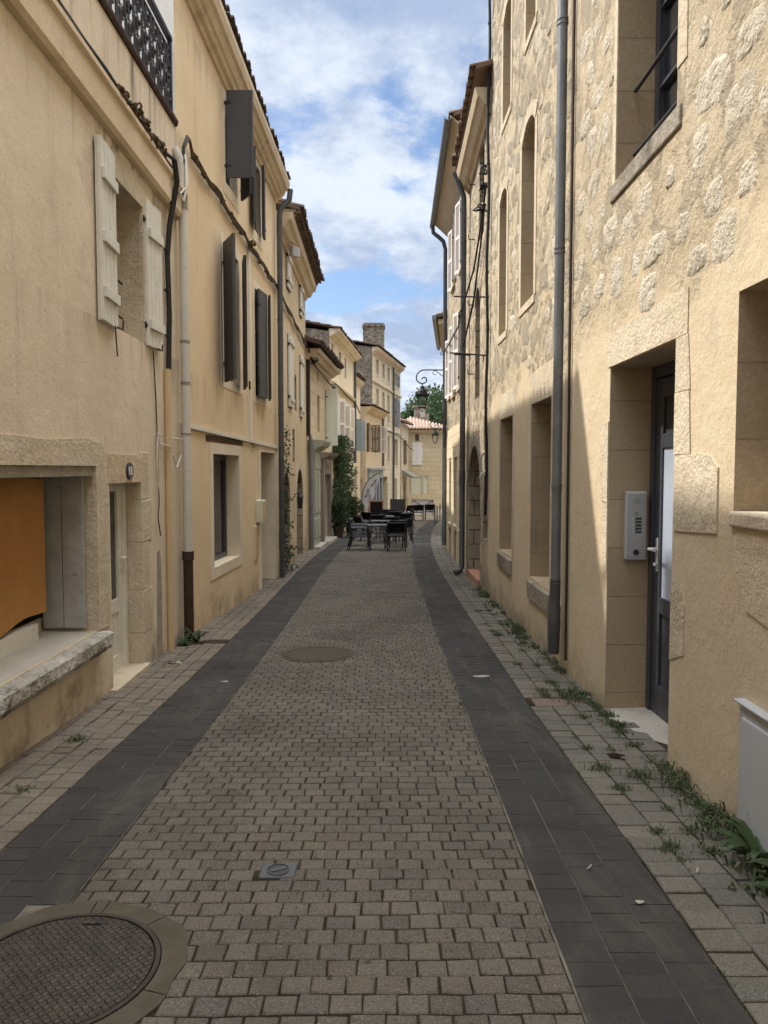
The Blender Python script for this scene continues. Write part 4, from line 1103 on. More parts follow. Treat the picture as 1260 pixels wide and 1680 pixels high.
fr = FL7 = Fr((-.57, 37.0), (1.0, 46.0)); L = fr.L; k7 = L / 9
q7 = lambda y: (y - 37) * k7
hl = []
for y0, y1 in ((38.0, 38.6), (39.7, 40.35), (41.3, 41.95)):
    hl += [dict(s=(q7(y0), q7(y1)), z=(6.45, 7.22), d=.2), dict(s=(q7(y0), q7(y1)), z=(4.2, 5.72), d=.2), dict(s=(q7(y0), q7(y1)), z=(2.1, 3.45), d=.2)]
hl += [dict(s=(q7(43.7), q7(44.6)), z=(6.5, 7.25), d=.2), dict(s=(q7(43.7), q7(44.7)), z=(4.1, 5.75), d=.2), dict(s=(q7(43.7), q7(44.8)), z=(1.9, 3.4), d=.2), dict(s=(q7(39.9), q7(41.4)), z=(-1.1, 1.25), d=.3), dict(s=(q7(43.9), q7(44.7)), z=(-1.1, 1.1), d=.3)]
h = house('house', 'tallest pale stone house in the distance with three rows of windows', fr, 0, L, (7.62, 7.78), hl, 'ashlar_pale', 'ashlar_pale', depth=6, side='rubble_dark', rise=.9)
cornice(h, fr, -.02, L, (7.34, 7.5), [(.0, .04), (.06, .08), (.1, .16), (.18, .24), (.28, .28)], 'moulding'); rf = tiles(h, fr, -.1, L + .2, (7.66, 7.82), .34, 5.9, .19, 'tile_dark', slab=.025, r=.05)
cornice(h, fr, 0, L, (5.92, 5.96), [(.0, .04), (.05, .09), (.12, .09), (.14, .02)], 'moulding', 'string_course'); cornice(h, fr, 0, L, (3.72, 3.74), [(.0, .03), (.08, .06), (.1, .02)], 'moulding', 'string_course')
for i, w_ in enumerate(hl):
    if w_['z'][0] < 0:
        dd = MB(); dd.fb(fr, w_['s'][0], w_['s'][1], -.29, -.24, -1.0, w_['z'][1]); dd.build('door', 'door_grey', h); continue
    window(h, fr, w_['s'], w_['z'], -.19, 2, 3, 'taupe_paint'); surround(h, fr, w_['s'], w_['z'], .13, .02, 'stone_pale')
leaf(h, fr, q7(43.7) - .02, .03, 150, .5, (4.1, 5.75), 'lavender_shutter', style='louvre'); leaf(h, fr, q7(44.7) + .02, .03, 172, .5, (4.1, 5.75), 'lavender_shutter', back=True, style='louvre')
leaf(h, fr, q7(44.6) + .02, .03, 172, .5, (6.5, 7.2), 'lavender_shutter', back=True, style='louvre')
pipe(h, 'drainpipe', 'zinc_dark', [fr.P(q7(42.9), .09, -.8), fr.P(q7(42.9), .09, 7.4)], .06, 8)
mb = MB(); mb.box(-1.12, .02, 40.3, 41.2, 7.7, 9.22); mb.box(-1.16, .06, 40.26, 41.24, 9.222, 9.32); mb.box(-1.10, 0, 40.32, 41.18, 9.322, 9.42); mb.build('chimney', 'rubble_dark', rf)

fr = FL8 = Fr((1.06, 46.4), (1.62, 49.7)); L = fr.L
h = house('house', 'small house with an orange tiled roof edge beside the end of the street', fr, 0, L, (4.55, 4.5), [dict(s=(1.0, 2.1), z=(2.0, 3.5), d=.2), dict(s=(.9, 2.2), z=(-1.3, .9), d=.3)], 'plaster_straw', 'plaster_straw', depth=4, side='tile_orange', rise=1.0)
tiles(h, fr, -.1, L + .1, (4.55, 4.5), .35, 3.9, .25, 'tile_orange')
leaf(h, fr, 1.0, .02, 2, .54, (2.0, 3.5), 'brown_shutter', style='louvre'); leaf(h, fr, 2.1, .02, 2, .54, (2.0, 3.5), 'brown_shutter', back=True, style='louvre')
dd = MB(); dd.fb(fr, .9, 2.2, -.29, -.24, -1.2, .9); dd.build('door', 'taupe_paint', h)
cn = MB(); cn.hexa([fr.P(.3, 0, 1.25), fr.P(2.6, 0, 1.25), fr.P(2.6, .75, 1.10), fr.P(.3, .75, 1.10), fr.P(.3, 0, 1.62), fr.P(2.6, 0, 1.62), fr.P(2.6, .78, 1.17), fr.P(.3, .78, 1.17)]); cn.build('canopy', 'taupe_paint', h)

# --- house closing the street
fr = FE = Fr((1.45, 50.2), (4.6, 50.2)); L = fr.L
hl = [dict(s=(.42, 1.12), z=(1.95, 3.42), d=.06), dict(s=(.62, .90), z=(3.52, 4.0), d=.2), dict(s=(-.0 + .02, .32), z=(.02, 1.2), d=.1), dict(s=(.42, 1.10), z=(.0, 1.2), d=.1), dict(s=(1.2, 1.52), z=(.02, 1.2), d=.1), dict(s=(3.6, 4.3), z=(1.95, 3.42), d=.06)]
h = house('house', 'golden stone house facing down the street and closing it, pale shutters and tiled hip roof', fr, 0, L, (4.30, 4.30), hl, 'ashlar_gold', 'ashlar_gold', depth=7, rise=0, zb=-1.6)
for w_ in (hl[0], hl[5]):
    a, b = w_['s']; leaf(h, fr, a, .0, 0, (b - a) / 2 - .005, w_['z'], 'pink_white'); leaf(h, fr, b, .0, 0, (b - a) / 2 - .005, w_['z'], 'pink_white', back=True)
window(h, fr, hl[1]['s'], hl[1]['z'], -.18, 1, 1, 'taupe_paint')
for w_ in hl[2:5]: window(h, fr, w_['s'], w_['z'], -.09, 1, 1, 'white_paint', 'cream_blind', w=.04)
cornice(h, fr, -.05, L, 4.12, [(.0, .05), (.08, .12), (.16, .2)], 'moulding')
mb = MB(); zt = 5.75
e = [(1.10, 49.85, 4.34), (4.75, 49.85, 4.34), (4.75, 56.2, 4.34), (1.10, 56.2, 4.34), (1.75, 52.0, 5.25), (1.85, 53.5, 5.25)]
for fc in ((0, 1, 4), (1, 2, 5, 4), (2, 3, 5), (3, 0, 4, 5)): mb.quad([e[i] for i in fc], Vector((0, 0, 1)))
mb.quad([e[i] for i in (3, 2, 1, 0)], Vector((0, 0, -1)))
for k in range(17):   # cover tiles run up the street-facing slope
    x = 1.2 + k * .21; t = (x - 1.10) / .65 if x < 1.75 else (4.75 - x) / 3.0
    if t > .05: mb.tube([Vector((x, 49.80, 4.37)), Vector((x, 49.85 + 2.15 * t, 4.37 + .91 * t))], .062, 6)
rf = mb.build('roof', 'tile_orange', h)
mb = MB(); mb.box(2.18, 2.95, 53.6, 54.4, 4.4, 6.05); mb.box(2.06, 3.10, 53.5, 54.5, 6.052, 6.18); mb.box(2.96, 3.2, 53.6, 54.3, 4.4, 5.6); mb.build('chimney', 'stone_grey', rf)
mb = MB(); mb.box(2.55, 2.9, 53.57, 53.598, 5.35, 6.0); mb.build('chimney_patch', 'stone_white', rf)

# ------------------------------------------------------------------ right side
FR1 = Fr((1.72, -4), (1.60, 11.5), 1); FR2 = Fr((1.61, 11.5), (1.57, 14.1), 1); FR3 = Fr((1.57, 14.1), (1.655, 19.8), 1)
fr = FR1; L = fr.L
DO = dict(s=(8.29, 9.50), z=(-.35, 2.385), d=.40)
GN = dict(s=(6.55, 7.56), z=(1.44, 2.48), d=.40); GA = dict(s=(11.34, 12.30), z=(.46, 2.36), d=.45); GB = dict(s=(13.44, 14.42), z=(.54, 2.33), d=.45)
UW = dict(s=(8.36, 9.44), z=(3.68, 5.45), d=.33); AA = dict(s=(12.26, 13.0), z=(3.54, 5.56), d=.28, arch=.16); AB = dict(s=(14.02, 14.60), z=(3.48, 5.40), d=.28, arch=.13)
TA = dict(s=(12.30, 12.84), z=(6.48, 7.9), d=.28, arch=.12); TB = dict(s=(13.82, 14.42), z=(6.28, 7.72), d=.28, arch=.12); UX = dict(s=(4.6, 5.7), z=(3.7, 5.5), d=.26)
hl = [DO, GN, GA, GB, UW, AA, AB, TA, TB, UX]
h = house('house', 'tall sunlit stone rubble house with a grey door and intercom, nearest on the right', fr, -8, L, (9.2, 9.0), hl, 'rubble_gold', 'ashlar_reveal', depth=7, rise=1.5)
R1 = h
tiles(h, fr, -8, L + .05, (9.25, 9.05), .35, 6.8, .3, 'tile_terracotta')
# flush stone blocks round the openings
def blocks(name, mat, lst, o=.006, bev=.004):
    for i, p in enumerate(lst):
        mb = MB(); mb.fpoly(fr, p, -.03, o + .0015 * (i % 3)); mb.build(name, mat, h)
blocks('door_lintel', 'stone_pale', [[(8.13, 2.392), (8.13, 2.64), (8.4, 2.655), (8.75, 2.63), (9.1, 2.645), (9.56, 2.61), (9.55, 2.392)]])
blocks('door_jamb', 'stone_pale', [[(8.08, 2.085), (8.285, 2.085), (8.285, 2.388), (8.12, 2.388)], [(8.06, 1.735), (8.285, 1.735), (8.285, 2.08), (8.09, 2.08)], [(7.72, 1.33), (8.26, 1.30), (8.26, 1.728), (7.95, 1.735), (7.80, 1.72), (7.72, 1.66)], [(8.10, .62), (8.285, .55), (8.285, 1.0), (8.14, 1.03), (8.09, .9)],
                                  [(9.505, .9), (9.505, 1.4), (9.62, 1.4), (9.60, .92)], [(9.505, 1.405), (9.505, 2.0), (9.70, 2.0), (9.66, 1.42)]])
blocks('window_surround', 'stone_pale', [[(8.22, 3.9), (8.355, 3.9), (8.355, 5.5), (8.20, 5.5), (8.24, 4.6)], [(9.445, 3.62), (9.52, 3.62), (9.50, 5.4), (9.445, 5.4)]])
for w_ in (GA, GB):
    a, b = w_['s']; c, d = w_['z']
    blocks('window_surround', 'stone_pale', [[(a - .16, d + .005), (b + .16, d + .005), (b + .16, d + .33), (a - .14, d + .36)], [(b + .003, 1.3), (b + .15, 1.3), (b + .17, d), (b + .003, d)], [(a - .13, .55), (a - .003, .55), (a - .003, 1.5), (a - .15, 1.5)], [(a - .17, 1.505), (a - .003, 1.505), (a - .003, d), (a - .14, d)]], o=.004)
for w_ in (AA, AB, TA, TB):
    a, b = w_['s']; c, d = w_['z']; rs = w_['arch']
    ap = arch_pts(a, b, d - rs, rs, 10); ex = [(lerp((a + b) / 2, p[0], 1.32), p[1] + .13) for p in ap]
    blocks('window_surround', 'stone_pale', [[(b + .002, c), (b + .11, c), (b + .11, d - rs), (b + .002, d - rs)], [(a - .11, c), (a - .002, c), (a - .002, d - rs), (a - .11, d - rs)]] + [[ap[k], ap[k + 1], ex[k + 1], ex[k]] for k in range(10)])
# fieldstones left bare in the mortar: rough lumps standing a little proud of the wall
def stonework(fr, s0, s1, z0, z1, holes, name, mat, cw=.38, ch=.29, prob=.97, zmin=lambda s: 0, pad=.06, proud=.0085):
    mb = MB(); nz = int((z1 - z0) / ch)
    for r in range(nz):
        ns = int((s1 - s0) / cw)
        for c in range(ns):
            if rng.random() > prob: continue
            cs = s0 + (c + .5 + (r % 2) * .5 + rng.uniform(-.22, .22)) * cw; cz = z0 + (r + .5 + rng.uniform(-.2, .2)) * ch
            sz = rng.choice((.6, .85, 1, 1, 1.2)); a = cw * rng.uniform(.24, .46) * sz; b = ch * rng.uniform(.24, .46) * sz
            if cz < zmin(cs) or cs > s1 - .15: continue
            if any(h_['s'][0] - a - pad < cs < h_['s'][1] + a + pad and h_['z'][0] - b - .14 < cz < h_['z'][1] + b + .06 for h_ in holes): continue
            near = cs < 10.6; RN, AN = (15, 54) if near else (6, 24)
            seed = Vector((rng.uniform(0, 99), rng.uniform(0, 99), rng.uniform(0, 99))); up_ = proud * rng.uniform(.4, 1.3); tl = rng.uniform(-.5, .5)
            ring = []
            for k in range(AN):
                t = 2 * math.pi * k / AN; e = Vector((math.cos(t), math.sin(t), 0))
                q = 1 + .26 * mnoise.noise(seed + e * .9) + .12 * mnoise.noise(seed + e * 2.2) + .09 * mnoise.noise(seed + e * 6) + .05 * mnoise.noise(seed + e * 14)
                sq = 1 / max(abs(math.cos(t)), abs(math.sin(t))) ** .45
                ring.append((a * q * sq * math.cos(t), b * q * sq * math.sin(t)))
            b0 = len(mb.v)
            def hh(x, z, r_):
                p = Vector((x, z, 0)) + seed
                n_ = mnoise.noise(p * 7) * .006 + mnoise.noise(p * 19) * .0035 + mnoise.noise(p * 48) * .004 + mnoise.noise(p * 95) * .003
                return up_ * (1 - r_ ** 5) + n_ * (1 - r_ ** 8) + tl * z * .05 * (1 - r_ ** 3) - .004 * r_ ** 8
            mb.v.append(fr.P(cs, hh(0, 0, 0), cz))
            for i in range(1, RN + 1):
                r_ = (i / RN) ** .8
                for k in range(AN):
                    x, z = ring[k][0] * r_, ring[k][1] * r_; mb.v.append(fr.P(cs + x, hh(x, z, r_), cz + z))
            for k in range(AN): mb.f.append([b0, b0 + 1 + k, b0 + 1 + (k + 1) % AN]); mb.mi.append(0)
            for i in range(RN - 1):
                for k in range(AN):
                    l = (k + 1) % AN; p = b0 + 1 + i * AN
                    mb.f.append([p + k, p + AN + k, p + AN + l, p + l]); mb.mi.append(0)
    o = mb.build(name, mat, h); o.data.polygons.foreach_set('use_smooth', [True] * len(o.data.polygons)); return o
stonework(fr, 5.0, 11.2, 2.3, 7.4, [x for x in hl if x is not DO] + [dict(s=(8.0, 9.6), z=(0, 2.55)), dict(s=(10.62, 10.85), z=(0, 9))], 'stonework', 'fieldstone', zmin=lambda s: 2.74 + .25 * math.sin(s * 2.1))
stonework(fr, 10.9, 15.45, 2.75, 8.8, hl, 'stonework', 'fieldstone', cw=.36, ch=.28, prob=.45, zmin=lambda s: 2.85 + .2 * math.sin(s * 3))
# sills
mb = MB(); mb.fb(fr, 8.28, 9.54, -.32, .018, 3.56, 3.685); mb.build('sill', 'stone_grey', h, bevel=.012)
for w_, q in ((AA, .014), (AB, .014), (TA, .014), (TB, .014)): part_box(h, 'sill', 'stone_pale', fr, w_['s'][0] - .06, w_['s'][1] + .06, -.25, q, w_['z'][0] - .09, w_['z'][0] + .004, bevel=.008)
for w_ in (GA, GB):
    a, b = w_['s']; c = w_['z'][0]; mb = MB()
    mb.hexa([fr.P(a - .02, -.44, c - .14), fr.P(b + .02, -.44, c - .14), fr.P(b + .02, .03, c - .24), fr.P(a - .02, .03, c - .24), fr.P(a - .02, -.44, c + .02), fr.P(b + .02, -.44, c + .02), fr.P(b + .02, .035, c - .04), fr.P(a - .02, .035, c - .04)])
    mb.build('sill', 'stone_grey', h, bevel=.012)
mb = MB(); mb.fb(fr, 6.5, 7.555, -.38, .03, 1.38, 1.452); mb.build('sill', 'stone_pale', h, bevel=.012)
blocks('sill_apron', 'render_rough', [[(6.5, .85), (7.4, 1.0), (7.52, 1.2), (7.56, 1.378), (6.5, 1.378)]], .008)
mb = MB(); mb.fb(fr, 6.56, 7.30, -.30, -.02, 2.36, 2.42); mb.build('window_board', 'white_paint', h)
mb = MB(); mb.tube([fr.P(7.5, -.12, 2.22), fr.P(7.2, -.10, 2.24)], .008, 6); mb.tube([fr.P(7.4, -.12, 2.22), fr.P(7.36, -.10, 2.28)], .006, 6); mb.build('shutter_hook', 'iron_black', h)
# glazing
window(h, fr, UW['s'], UW['z'], -.32, 2, 3, 'door_grey', w=.08, th=.06)
window(h, fr, UX['s'], UX['z'], -.25, 2, 3, 'door_grey', w=.08, th=.06)
for w_ in (AA, AB, TA, TB): window(h, fr, w_['s'], (w_['z'][0], w_['z'][1]), -.27, 2, 4, 'white_paint')
for w_ in (GA, GB): window(h, fr, w_['s'], w_['z'], -.44, 2, 3, 'taupe_paint')
window(h, fr, GN['s'], GN['z'], -.39, 2, 2, 'brown_shutter')
mb = MB()
for z in (3.86, 4.30): mb.tube([fr.P(9.42, -.12, z), fr.P(8.38, -.12, z)], .014, 8)
mb.build('guard_bar', 'iron_black', h)
mb = MB()
for w_ in (AA, AB):
    for k in (.2, .5, .8): pass
# grey door
dd = MB(); a, b = DO['s']; o = -.37
dd.fb(fr, a, a + .07, o, o + .07, -.14, 2.385); dd.fb(fr, b - .07, b, o, o + .07, -.14, 2.385); dd.fb(fr, a + .07, b - .07, o, o + .07, 2.30, 2.385)
dd.fb(fr, a + .07, b - .07, o, o + .035, -.13, 2.30)
for (p, q, r, t) in ((a + .07, a + .20, -.12, 2.29), (b - .20, b - .07, -.12, 2.29)): dd.fb(fr, p, q, o + .035, o + .055, r, t)
dd.fb(fr, a + .20, b - .20, o + .035, o + .055, -.12, .10); dd.fb(fr, a + .20, b - .20, o + .035, o + .055, 2.15, 2.29); dd.fb(fr, a + .20, b - .20, o + .035, o + .055, 1.80, 1.90); dd.fb(fr, a + .20, b - .20, o + .035, o + .055, .62, .74)
dd.fb(fr, a + .56, a + .62, o + .035, o + .06, .10, 2.15)
door = dd.build('door', 'door_grey', h, bevel=.005)
part_box(door, 'pane', 'glass_painted_reflection', fr, a + .2, b - .2, o + .036, o + .042, .74, 1.80)  # pane coloured pale in place of a reflection on the glass
mb = MB(); mb.fb(fr, b - .17, b - .13, o + .055, o + .063, .92, 1.16); mb.tube([fr.P(b - .15, o + .06, 1.08), fr.P(b - .15, o + .12, 1.08), fr.P(b - .27, o + .12, 1.08)], .010, 8); mb.lathe([(.0, 0), (.02, 0), (.02, .02), (0, .02)], fr.P(b - .15, o + .065, .96), 10); mb.build('handle', 'steel_brushed', door)
mb = MB(); mb.hexa([fr.P(8.20, -.40, -.4), fr.P(9.56, -.40, -.4), fr.P(9.56, .04, -.4), fr.P(8.20, .04, -.4), fr.P(8.20, -.40, -.085), fr.P(9.56, -.40, -.12), fr.P(9.56, .05, -.135), fr.P(8.20, .05, -.10)])
mb.build('door_step', 'stone_white', h, bevel=.01)
# downpipe
pz = lambda z, s=10.74: fr.P(s, .085, z)
pipe(h, 'drainpipe', 'zinc', [pz(.62), pz(2), pz(4), pz(6), pz(9.0)], .044, 16, [(pz(1.49), pz(1.52)), (pz(1.46), pz(1.475)), (pz(3.55), pz(3.575)), (pz(3.59), pz(3.605)), (pz(5.50), pz(5.52)), (pz(5.54), pz(5.56))], .05)
pipe(h, 'drainpipe_foot', 'zinc_dark', [pz(.20, 10.78), pz(.40, 10.77), pz(.42, 10.77), pz(.66)], [.058, .058, .05, .047], 16)
pipe(h, 'drainpipe_outlet', 'zinc_dark', [pz(-.03, 10.78), pz(.20, 10.78)], [.05, .058], 14)
mb = MB(); mb.tube([fr.P(10.60, .02, z) for z in (-.05, 1, 2, 3, 4, 5, 6, 7, 9)], .012, 6); mb.build('earth_cable', 'iron_rust', h)

# intercom on the far jamb of the doorway
jf = Fr(tuple(fr.P(9.495, -.115, 0).xy), tuple(fr.P(9.495, -.275, 0).xy), -1)
if jf.n.y > 0: jf.n = -jf.n
root = empty('intercom', jf.P(.08, 0, .99), 'tall brushed steel intercom panel inside the stone doorway', 'intercom')
mb = MB(); mb.fb(jf, 0, .155, 0, .045, .99, 1.49); mb.build('housing', 'steel_brushed', root, bevel=.006)
mb = MB(); mb.fb(jf, .010, .145, .045, .049, 1.005, 1.475); mb.build('face_plate', 'steel_face', root, bevel=.002)
mb = MB()
for cz, rr, nr in ((1.42, .024, 3), (1.325, .013, 2)):
    for i in range(nr + 1):
        m_ = max(1, i * 6)
        for k in range(m_):
            t = 2 * math.pi * k / m_; r = rr * i / nr; p = (.078 + r * math.cos(t), cz + r * math.sin(t))
            mb.fb(jf, p[0] - .0018, p[0] + .0018, .049, .0498, p[1] - .0018, p[1] + .0018)
mb.build('speaker_holes', 'interphone_dark', root)
for k in range(5):
    mb = MB(); mb.fb(jf, .068, .114, .049, .051, 1.283 - k * .0245, 1.300 - k * .0245); mb.build('name_strip', 'interphone_dark', root)
    mb = MB(); mb.fb(jf, .048, .058, .049, .053, 1.287 - k * .0245, 1.297 - k * .0245); mb.build('call_button', 'steel_brushed', root)
mb = MB(); mb.fpoly(jf, [(.078 + .021 * math.cos(2 * math.pi * k / 20), 1.045 + .021 * math.sin(2 * math.pi * k / 20)) for k in range(20)], .049, .054); mb.build('camera_lens', 'iron_black', root)
# white cabinet at the foot of the wall
root = empty('service_cabinet', fr.P(7.1, .02, -.02), 'white plastic service cabinet low on the wall at the right edge', 'service cabinet')
mb = MB(); mb.fb(fr, 6.75, 7.40, -.02, .025, -.03, .58); mb.build('body', 'box_white', root, bevel=.008)
mb = MB(); mb.fb(fr, 6.79, 7.35, .025, .042, .02, .53); mb.build('door', 'box_white', root, bevel=.012)
mb = MB(); mb.fb(fr, 6.73, 7.41, -.02, .05, .582, .597); mb.build('lid', 'box_white', root, bevel=.006)

# --- grey stone house with pointed-looking arch
fr = FR2; L = fr.L
AD = dict(s=(.92, 2.36), z=(-.40, 2.06), d=.50, arch=.72)
hl = [AD, dict(s=(.14, .58), z=(.54, 1.56), d=.30), dict(s=(1.10, 1.66), z=(2.86, 4.72), d=.18, arch=.26), dict(s=(.72, 1.28), z=(5.45, 6.85), d=.2)]
h = house('house', 'narrow weathered grey stone house with a deep arched doorway on the right', fr, 0, L, (7.35, 7.10), hl, 'rubble_grey', 'ashlar_grey', depth=7, rise=1.8)
R2 = h
tiles(h, fr, -.15, L + .05, (7.50, 7.12), .32, 6.8, .30, 'tile_terracotta')
cornice(h, fr, -.02, L, (7.0, 6.70), [(.0, .03), (.06, .06), (.08, .12), (.18, .18), (.20, .22), (.32, .26)], 'moulding')
ap = arch_pts(.92, 2.36, 2.06 - .72, .72, 14); mb = MB(); cc = (1.64, 1.34)
for k in range(14):
    ex = lambda t: (cc[0] + (t[0] - cc[0]) * 1.26, cc[1] + (t[1] - cc[1]) * 1.26)
    mb.fpoly(fr, [ap[k], ap[k + 1], ex(ap[k + 1]), ex(ap[k])], -.03, .008 + .003 * (k % 2))
mb.build('stone_arch', 'stone_grey', h)
dd = MB(); dd.fpoly(fr, [(.92, -.3)] + ap + [(2.36, -.3)], -.49, -.44); d2 = dd.build('door', 'dark_wood', h)
mb = MB(); mb.tube([fr.P(1.2, -.44, .5), fr.P(1.2, -.38, .5), fr.P(1.2, -.38, .62)], .014, 6); mb.build('handle', 'iron_black', d2)
part_box(h, 'door_step', 'step_red', fr, .93, 2.35, -.46, .03, -.5, -.20, bevel=.01)
window(h, fr, (.14, .58), (.54, 1.56), -.29, 1, 2, 'taupe_paint'); window(h, fr, (1.10, 1.66), (2.86, 4.72), -.17, 1, 4, 'taupe_paint'); window(h, fr, (.72, 1.28), (5.45, 6.85), -.19, 2, 3, 'brown_shutter')
ap2 = arch_pts(1.10, 1.66, 4.46, .26, 10); mb = MB()
for k in range(10):
    ex = lambda t: (1.38 + (t[0] - 1.38) * 1.3, 4.46 + (t[1] - 4.46) * 1.4)
    mb.fpoly(fr, [ap2[k], ap2[k + 1], ex(ap2[k + 1]), ex(ap2[k])], -.03, .012)
mb.build('window_surround', 'stone_grey', h)
mb = MB()
for z in (3.33, 4.53, 5.66, 6.6):
    mb.tube([fr.P(1.85, .0, z), fr.P(1.85, .10, z), fr.P(1.83, .11, z + .08)], .010, 6)
mb.build('shutter_hook', 'iron_rust', h)
pz = lambda z: fr.P(2.52, .11, z)
pipe(h, 'drainpipe', 'zinc_dark', [fr.P(2.50, .28, 7.05), fr.P(2.51, .22, 6.92), pz(6.6), pz(4), pz(2), pz(-.18), fr.P(2.48, .16, -.26), fr.P(2.44, .25, -.28)], .052, 12, [(pz(5.8), pz(5.84)), (pz(3.9), pz(3.94)), (pz(1.38), pz(1.62)), (pz(1.9), pz(1.93))], .058)
# wall anchors and lamp-less iron stays
for (s0_, z0_, o1, z1_, lab) in ((.14, 4.28, .54, 4.29, 'upper thin iron rod jutting from the grey stone house beside the drainpipe'), (.36, 3.43, .58, 3.47, 'long lower thin iron rod jutting from the grey stone house'), (2.26, 3.72, .30, 3.73, 'short lowest iron rod jutting beside the grey drainpipe')):
    root = empty('iron_stay', fr.P(s0_, .02, z0_), lab, 'iron stay')
    mb = MB(); mb.tube([fr.P(s0_, -.02, z0_), fr.P(s0_, o1, z1_)], .012, 6); mb.build('rod', 'iron_black', root)
    mb = MB(); mb.tube([fr.P(s0_, o1 * .08, z0_), fr.P(s0_, o1 * .08, z0_ - .09)], .009, 6); mb.build('anchor', 'iron_black', root)

# --- pale house with white shutters, right
fr = FR3; L = fr.L
y3 = lambda a, b: (a - 14.1, b - 14.1)
up = [dict(s=(1.0, 1.7), z=(5.75, 7.2), d=.15), dict(s=(3.2, 3.9), z=(5.9, 7.3), d=.15)]
md = [dict(s=(1.35, 2.05), z=(3.38, 5.0), d=.15), dict(s=(3.0, 3.6), z=(3.38, 5.0), d=.15), dict(s=(4.3, 4.9), z=(3.45, 4.9), d=.15)]
gd_ = [dict(s=(.75, 1.5), z=(.40, 1.92), d=.22), dict(s=(2.3, 3.0), z=(.40, 1.92), d=.22), dict(s=(3.9, 4.5), z=(.35, 1.84), d=.22)]
h = house('house', 'pale stone house with open white shutters past the grey drainpipe on the right', fr, 0, L, (7.75, 7.65), up + md + gd_, 'rubble_grey', 'ashlar_pale', depth=7, rise=1.6)
R3 = h
tiles(h, fr, -.1, L + .1, (8.05, 7.95), .36, 6.8, .30, 'tile_terracotta')
mb = MB(); mb.hexa([fr.P(-.05, -.05, 7.70), fr.P(L, -.05, 7.60), fr.P(L, .36, 7.98), fr.P(-.05, .36, 8.08), fr.P(-.05, -.05, 7.76), fr.P(L, -.05, 7.66), fr.P(L, .36, 8.0), fr.P(-.05, .36, 8.10)]); mb.build('eave_soffit', 'plaster_tan', h)
mb = MB(); pts = []
for k in range(7):
    a = math.pi * k / 6; pts.append((math.cos(a) * .07, -math.sin(a) * .07))
b0 = len(mb.v)
for s, z in ((-.1, 8.06), (L + .1, 7.96)):
    for o, dz_ in pts: mb.v.append(fr.P(s, .40 - o, z + dz_))
    for o, dz_ in reversed(pts): mb.v.append(fr.P(s, .40 - o * .92, z + dz_ * .92))
for i in range(14): mb.f.append([b0 + i, b0 + (i + 1) % 14, b0 + 14 + (i + 1) % 14, b0 + 14 + i]); mb.mi.append(0)
mb.f.append([b0 + i for i in range(14)]); mb.f.append([b0 + 14 + i for i in range(14)][::-1]); mb.mi += [0, 0]
mb.build('gutter', 'zinc', h)
part_box(h, 'ground_storey', 'ashlar_pale', fr, .0, .75 - .002, .0, .02, -.6, 2.62); part_box(h, 'ground_storey', 'ashlar_pale', fr, 1.502, 2.298, 0, .02, -.6, 1.92); part_box(h, 'ground_storey', 'ashlar_pale', fr, 3.002, 3.898, 0, .02, -.6, 1.92); part_box(h, 'ground_storey', 'ashlar_pale', fr, 4.502, L, 0, .02, -.6, 1.92); part_box(h, 'ground_storey', 'ashlar_pale', fr, .752, L, 0, .022, 1.922, 2.62)
for w_ in gd_: window(h, fr, w_['s'], w_['z'], -.21, 2, 3, 'white_paint'); part_box(h, 'sill', 'stone_pale', fr, w_['s'][0] - .06, w_['s'][1] + .06, -.2, .07, w_['z'][0] - .09, w_['z'][0] + .003)
for w_ in up + md:
    window(h, fr, w_['s'], w_['z'], -.14, 2, 3, 'white_paint'); a, b = w_['s']; hw = (b - a) / 2
    leaf(h, fr, a - .01, .03, 174, hw, w_['z'], 'pink_white', style='louvre'); leaf(h, fr, b + .01, .03, 168, hw, w_['z'], 'pink_white', back=True, style='louvre'); part_box(h, 'sill', 'stone_pale', fr, a - .06, b + .06, -.1, .06, w_['z'][0] - .09, w_['z'][0] + .003)
pz = lambda z: fr.P(L - .18, .075, z)
pipe(h, 'drainpipe', 'zinc_dark', [fr.P(L - .06, .40, 7.92), fr.P(L - .06, .38, 7.75), fr.P(L - .12, .24, 7.62), fr.P(L - .17, .13, 7.5), pz(7.3), pz(5), pz(2.2)], .052, 12, [(pz(6.6), pz(6.64)), (pz(4.4), pz(4.44))], .058)
pipe(h, 'drainpipe_foot', 'zinc', [pz(2.2), pz(.5), pz(-.34)], .060, 12)

# --- further right, past the bend
fr = Fr((2.05, 24.0), (2.62, 30.0), 1); L = fr.L
h = house('house', 'further house on the right, only its tiled eave and gutter in view', fr, 0, L, (6.25, 6.25), [dict(s=(1, 1.8), z=(3, 4.4), d=.2), dict(s=(3.4, 4.2), z=(3, 4.4), d=.2)], 'plaster_straw', 'plaster_straw', depth=6, rise=1.5)
tiles(h, fr, -.1, L + .1, 6.42, .42, 5.8, .3, 'tile_terracotta')
mb = MB()
for k in range(30): mb.fb(fr, .02 + k * .2, .14 + k * .2, .0, .34, 6.26, 6.40)
mb.build('tile_corbel', 'ashlar_gold', h)
for w_ in ((1, 1.8), (3.4, 4.2)): window(h, fr, w_, (3, 4.4), -.19, 2, 3, 'white_paint')
mb = MB(); mb.tube([fr.P(-.1, .46, 6.44), fr.P(L + .1, .46, 6.44)], .075, 10); mb.build('gutter', 'zinc', h)
fr = FR5 = Fr((2.95, 31.0), (4.4, 41.0), 1); L = fr.L
h = house('house', 'plain house around the bend on the right that carries the second lamp', fr, 0, L, (6.0, 6.0), [dict(s=(2, 2.9), z=(2.8, 4.2), d=.2), dict(s=(6, 6.9), z=(2.8, 4.2), d=.2)], 'plaster_tan', 'plaster_tan', depth=6, rise=1.5)
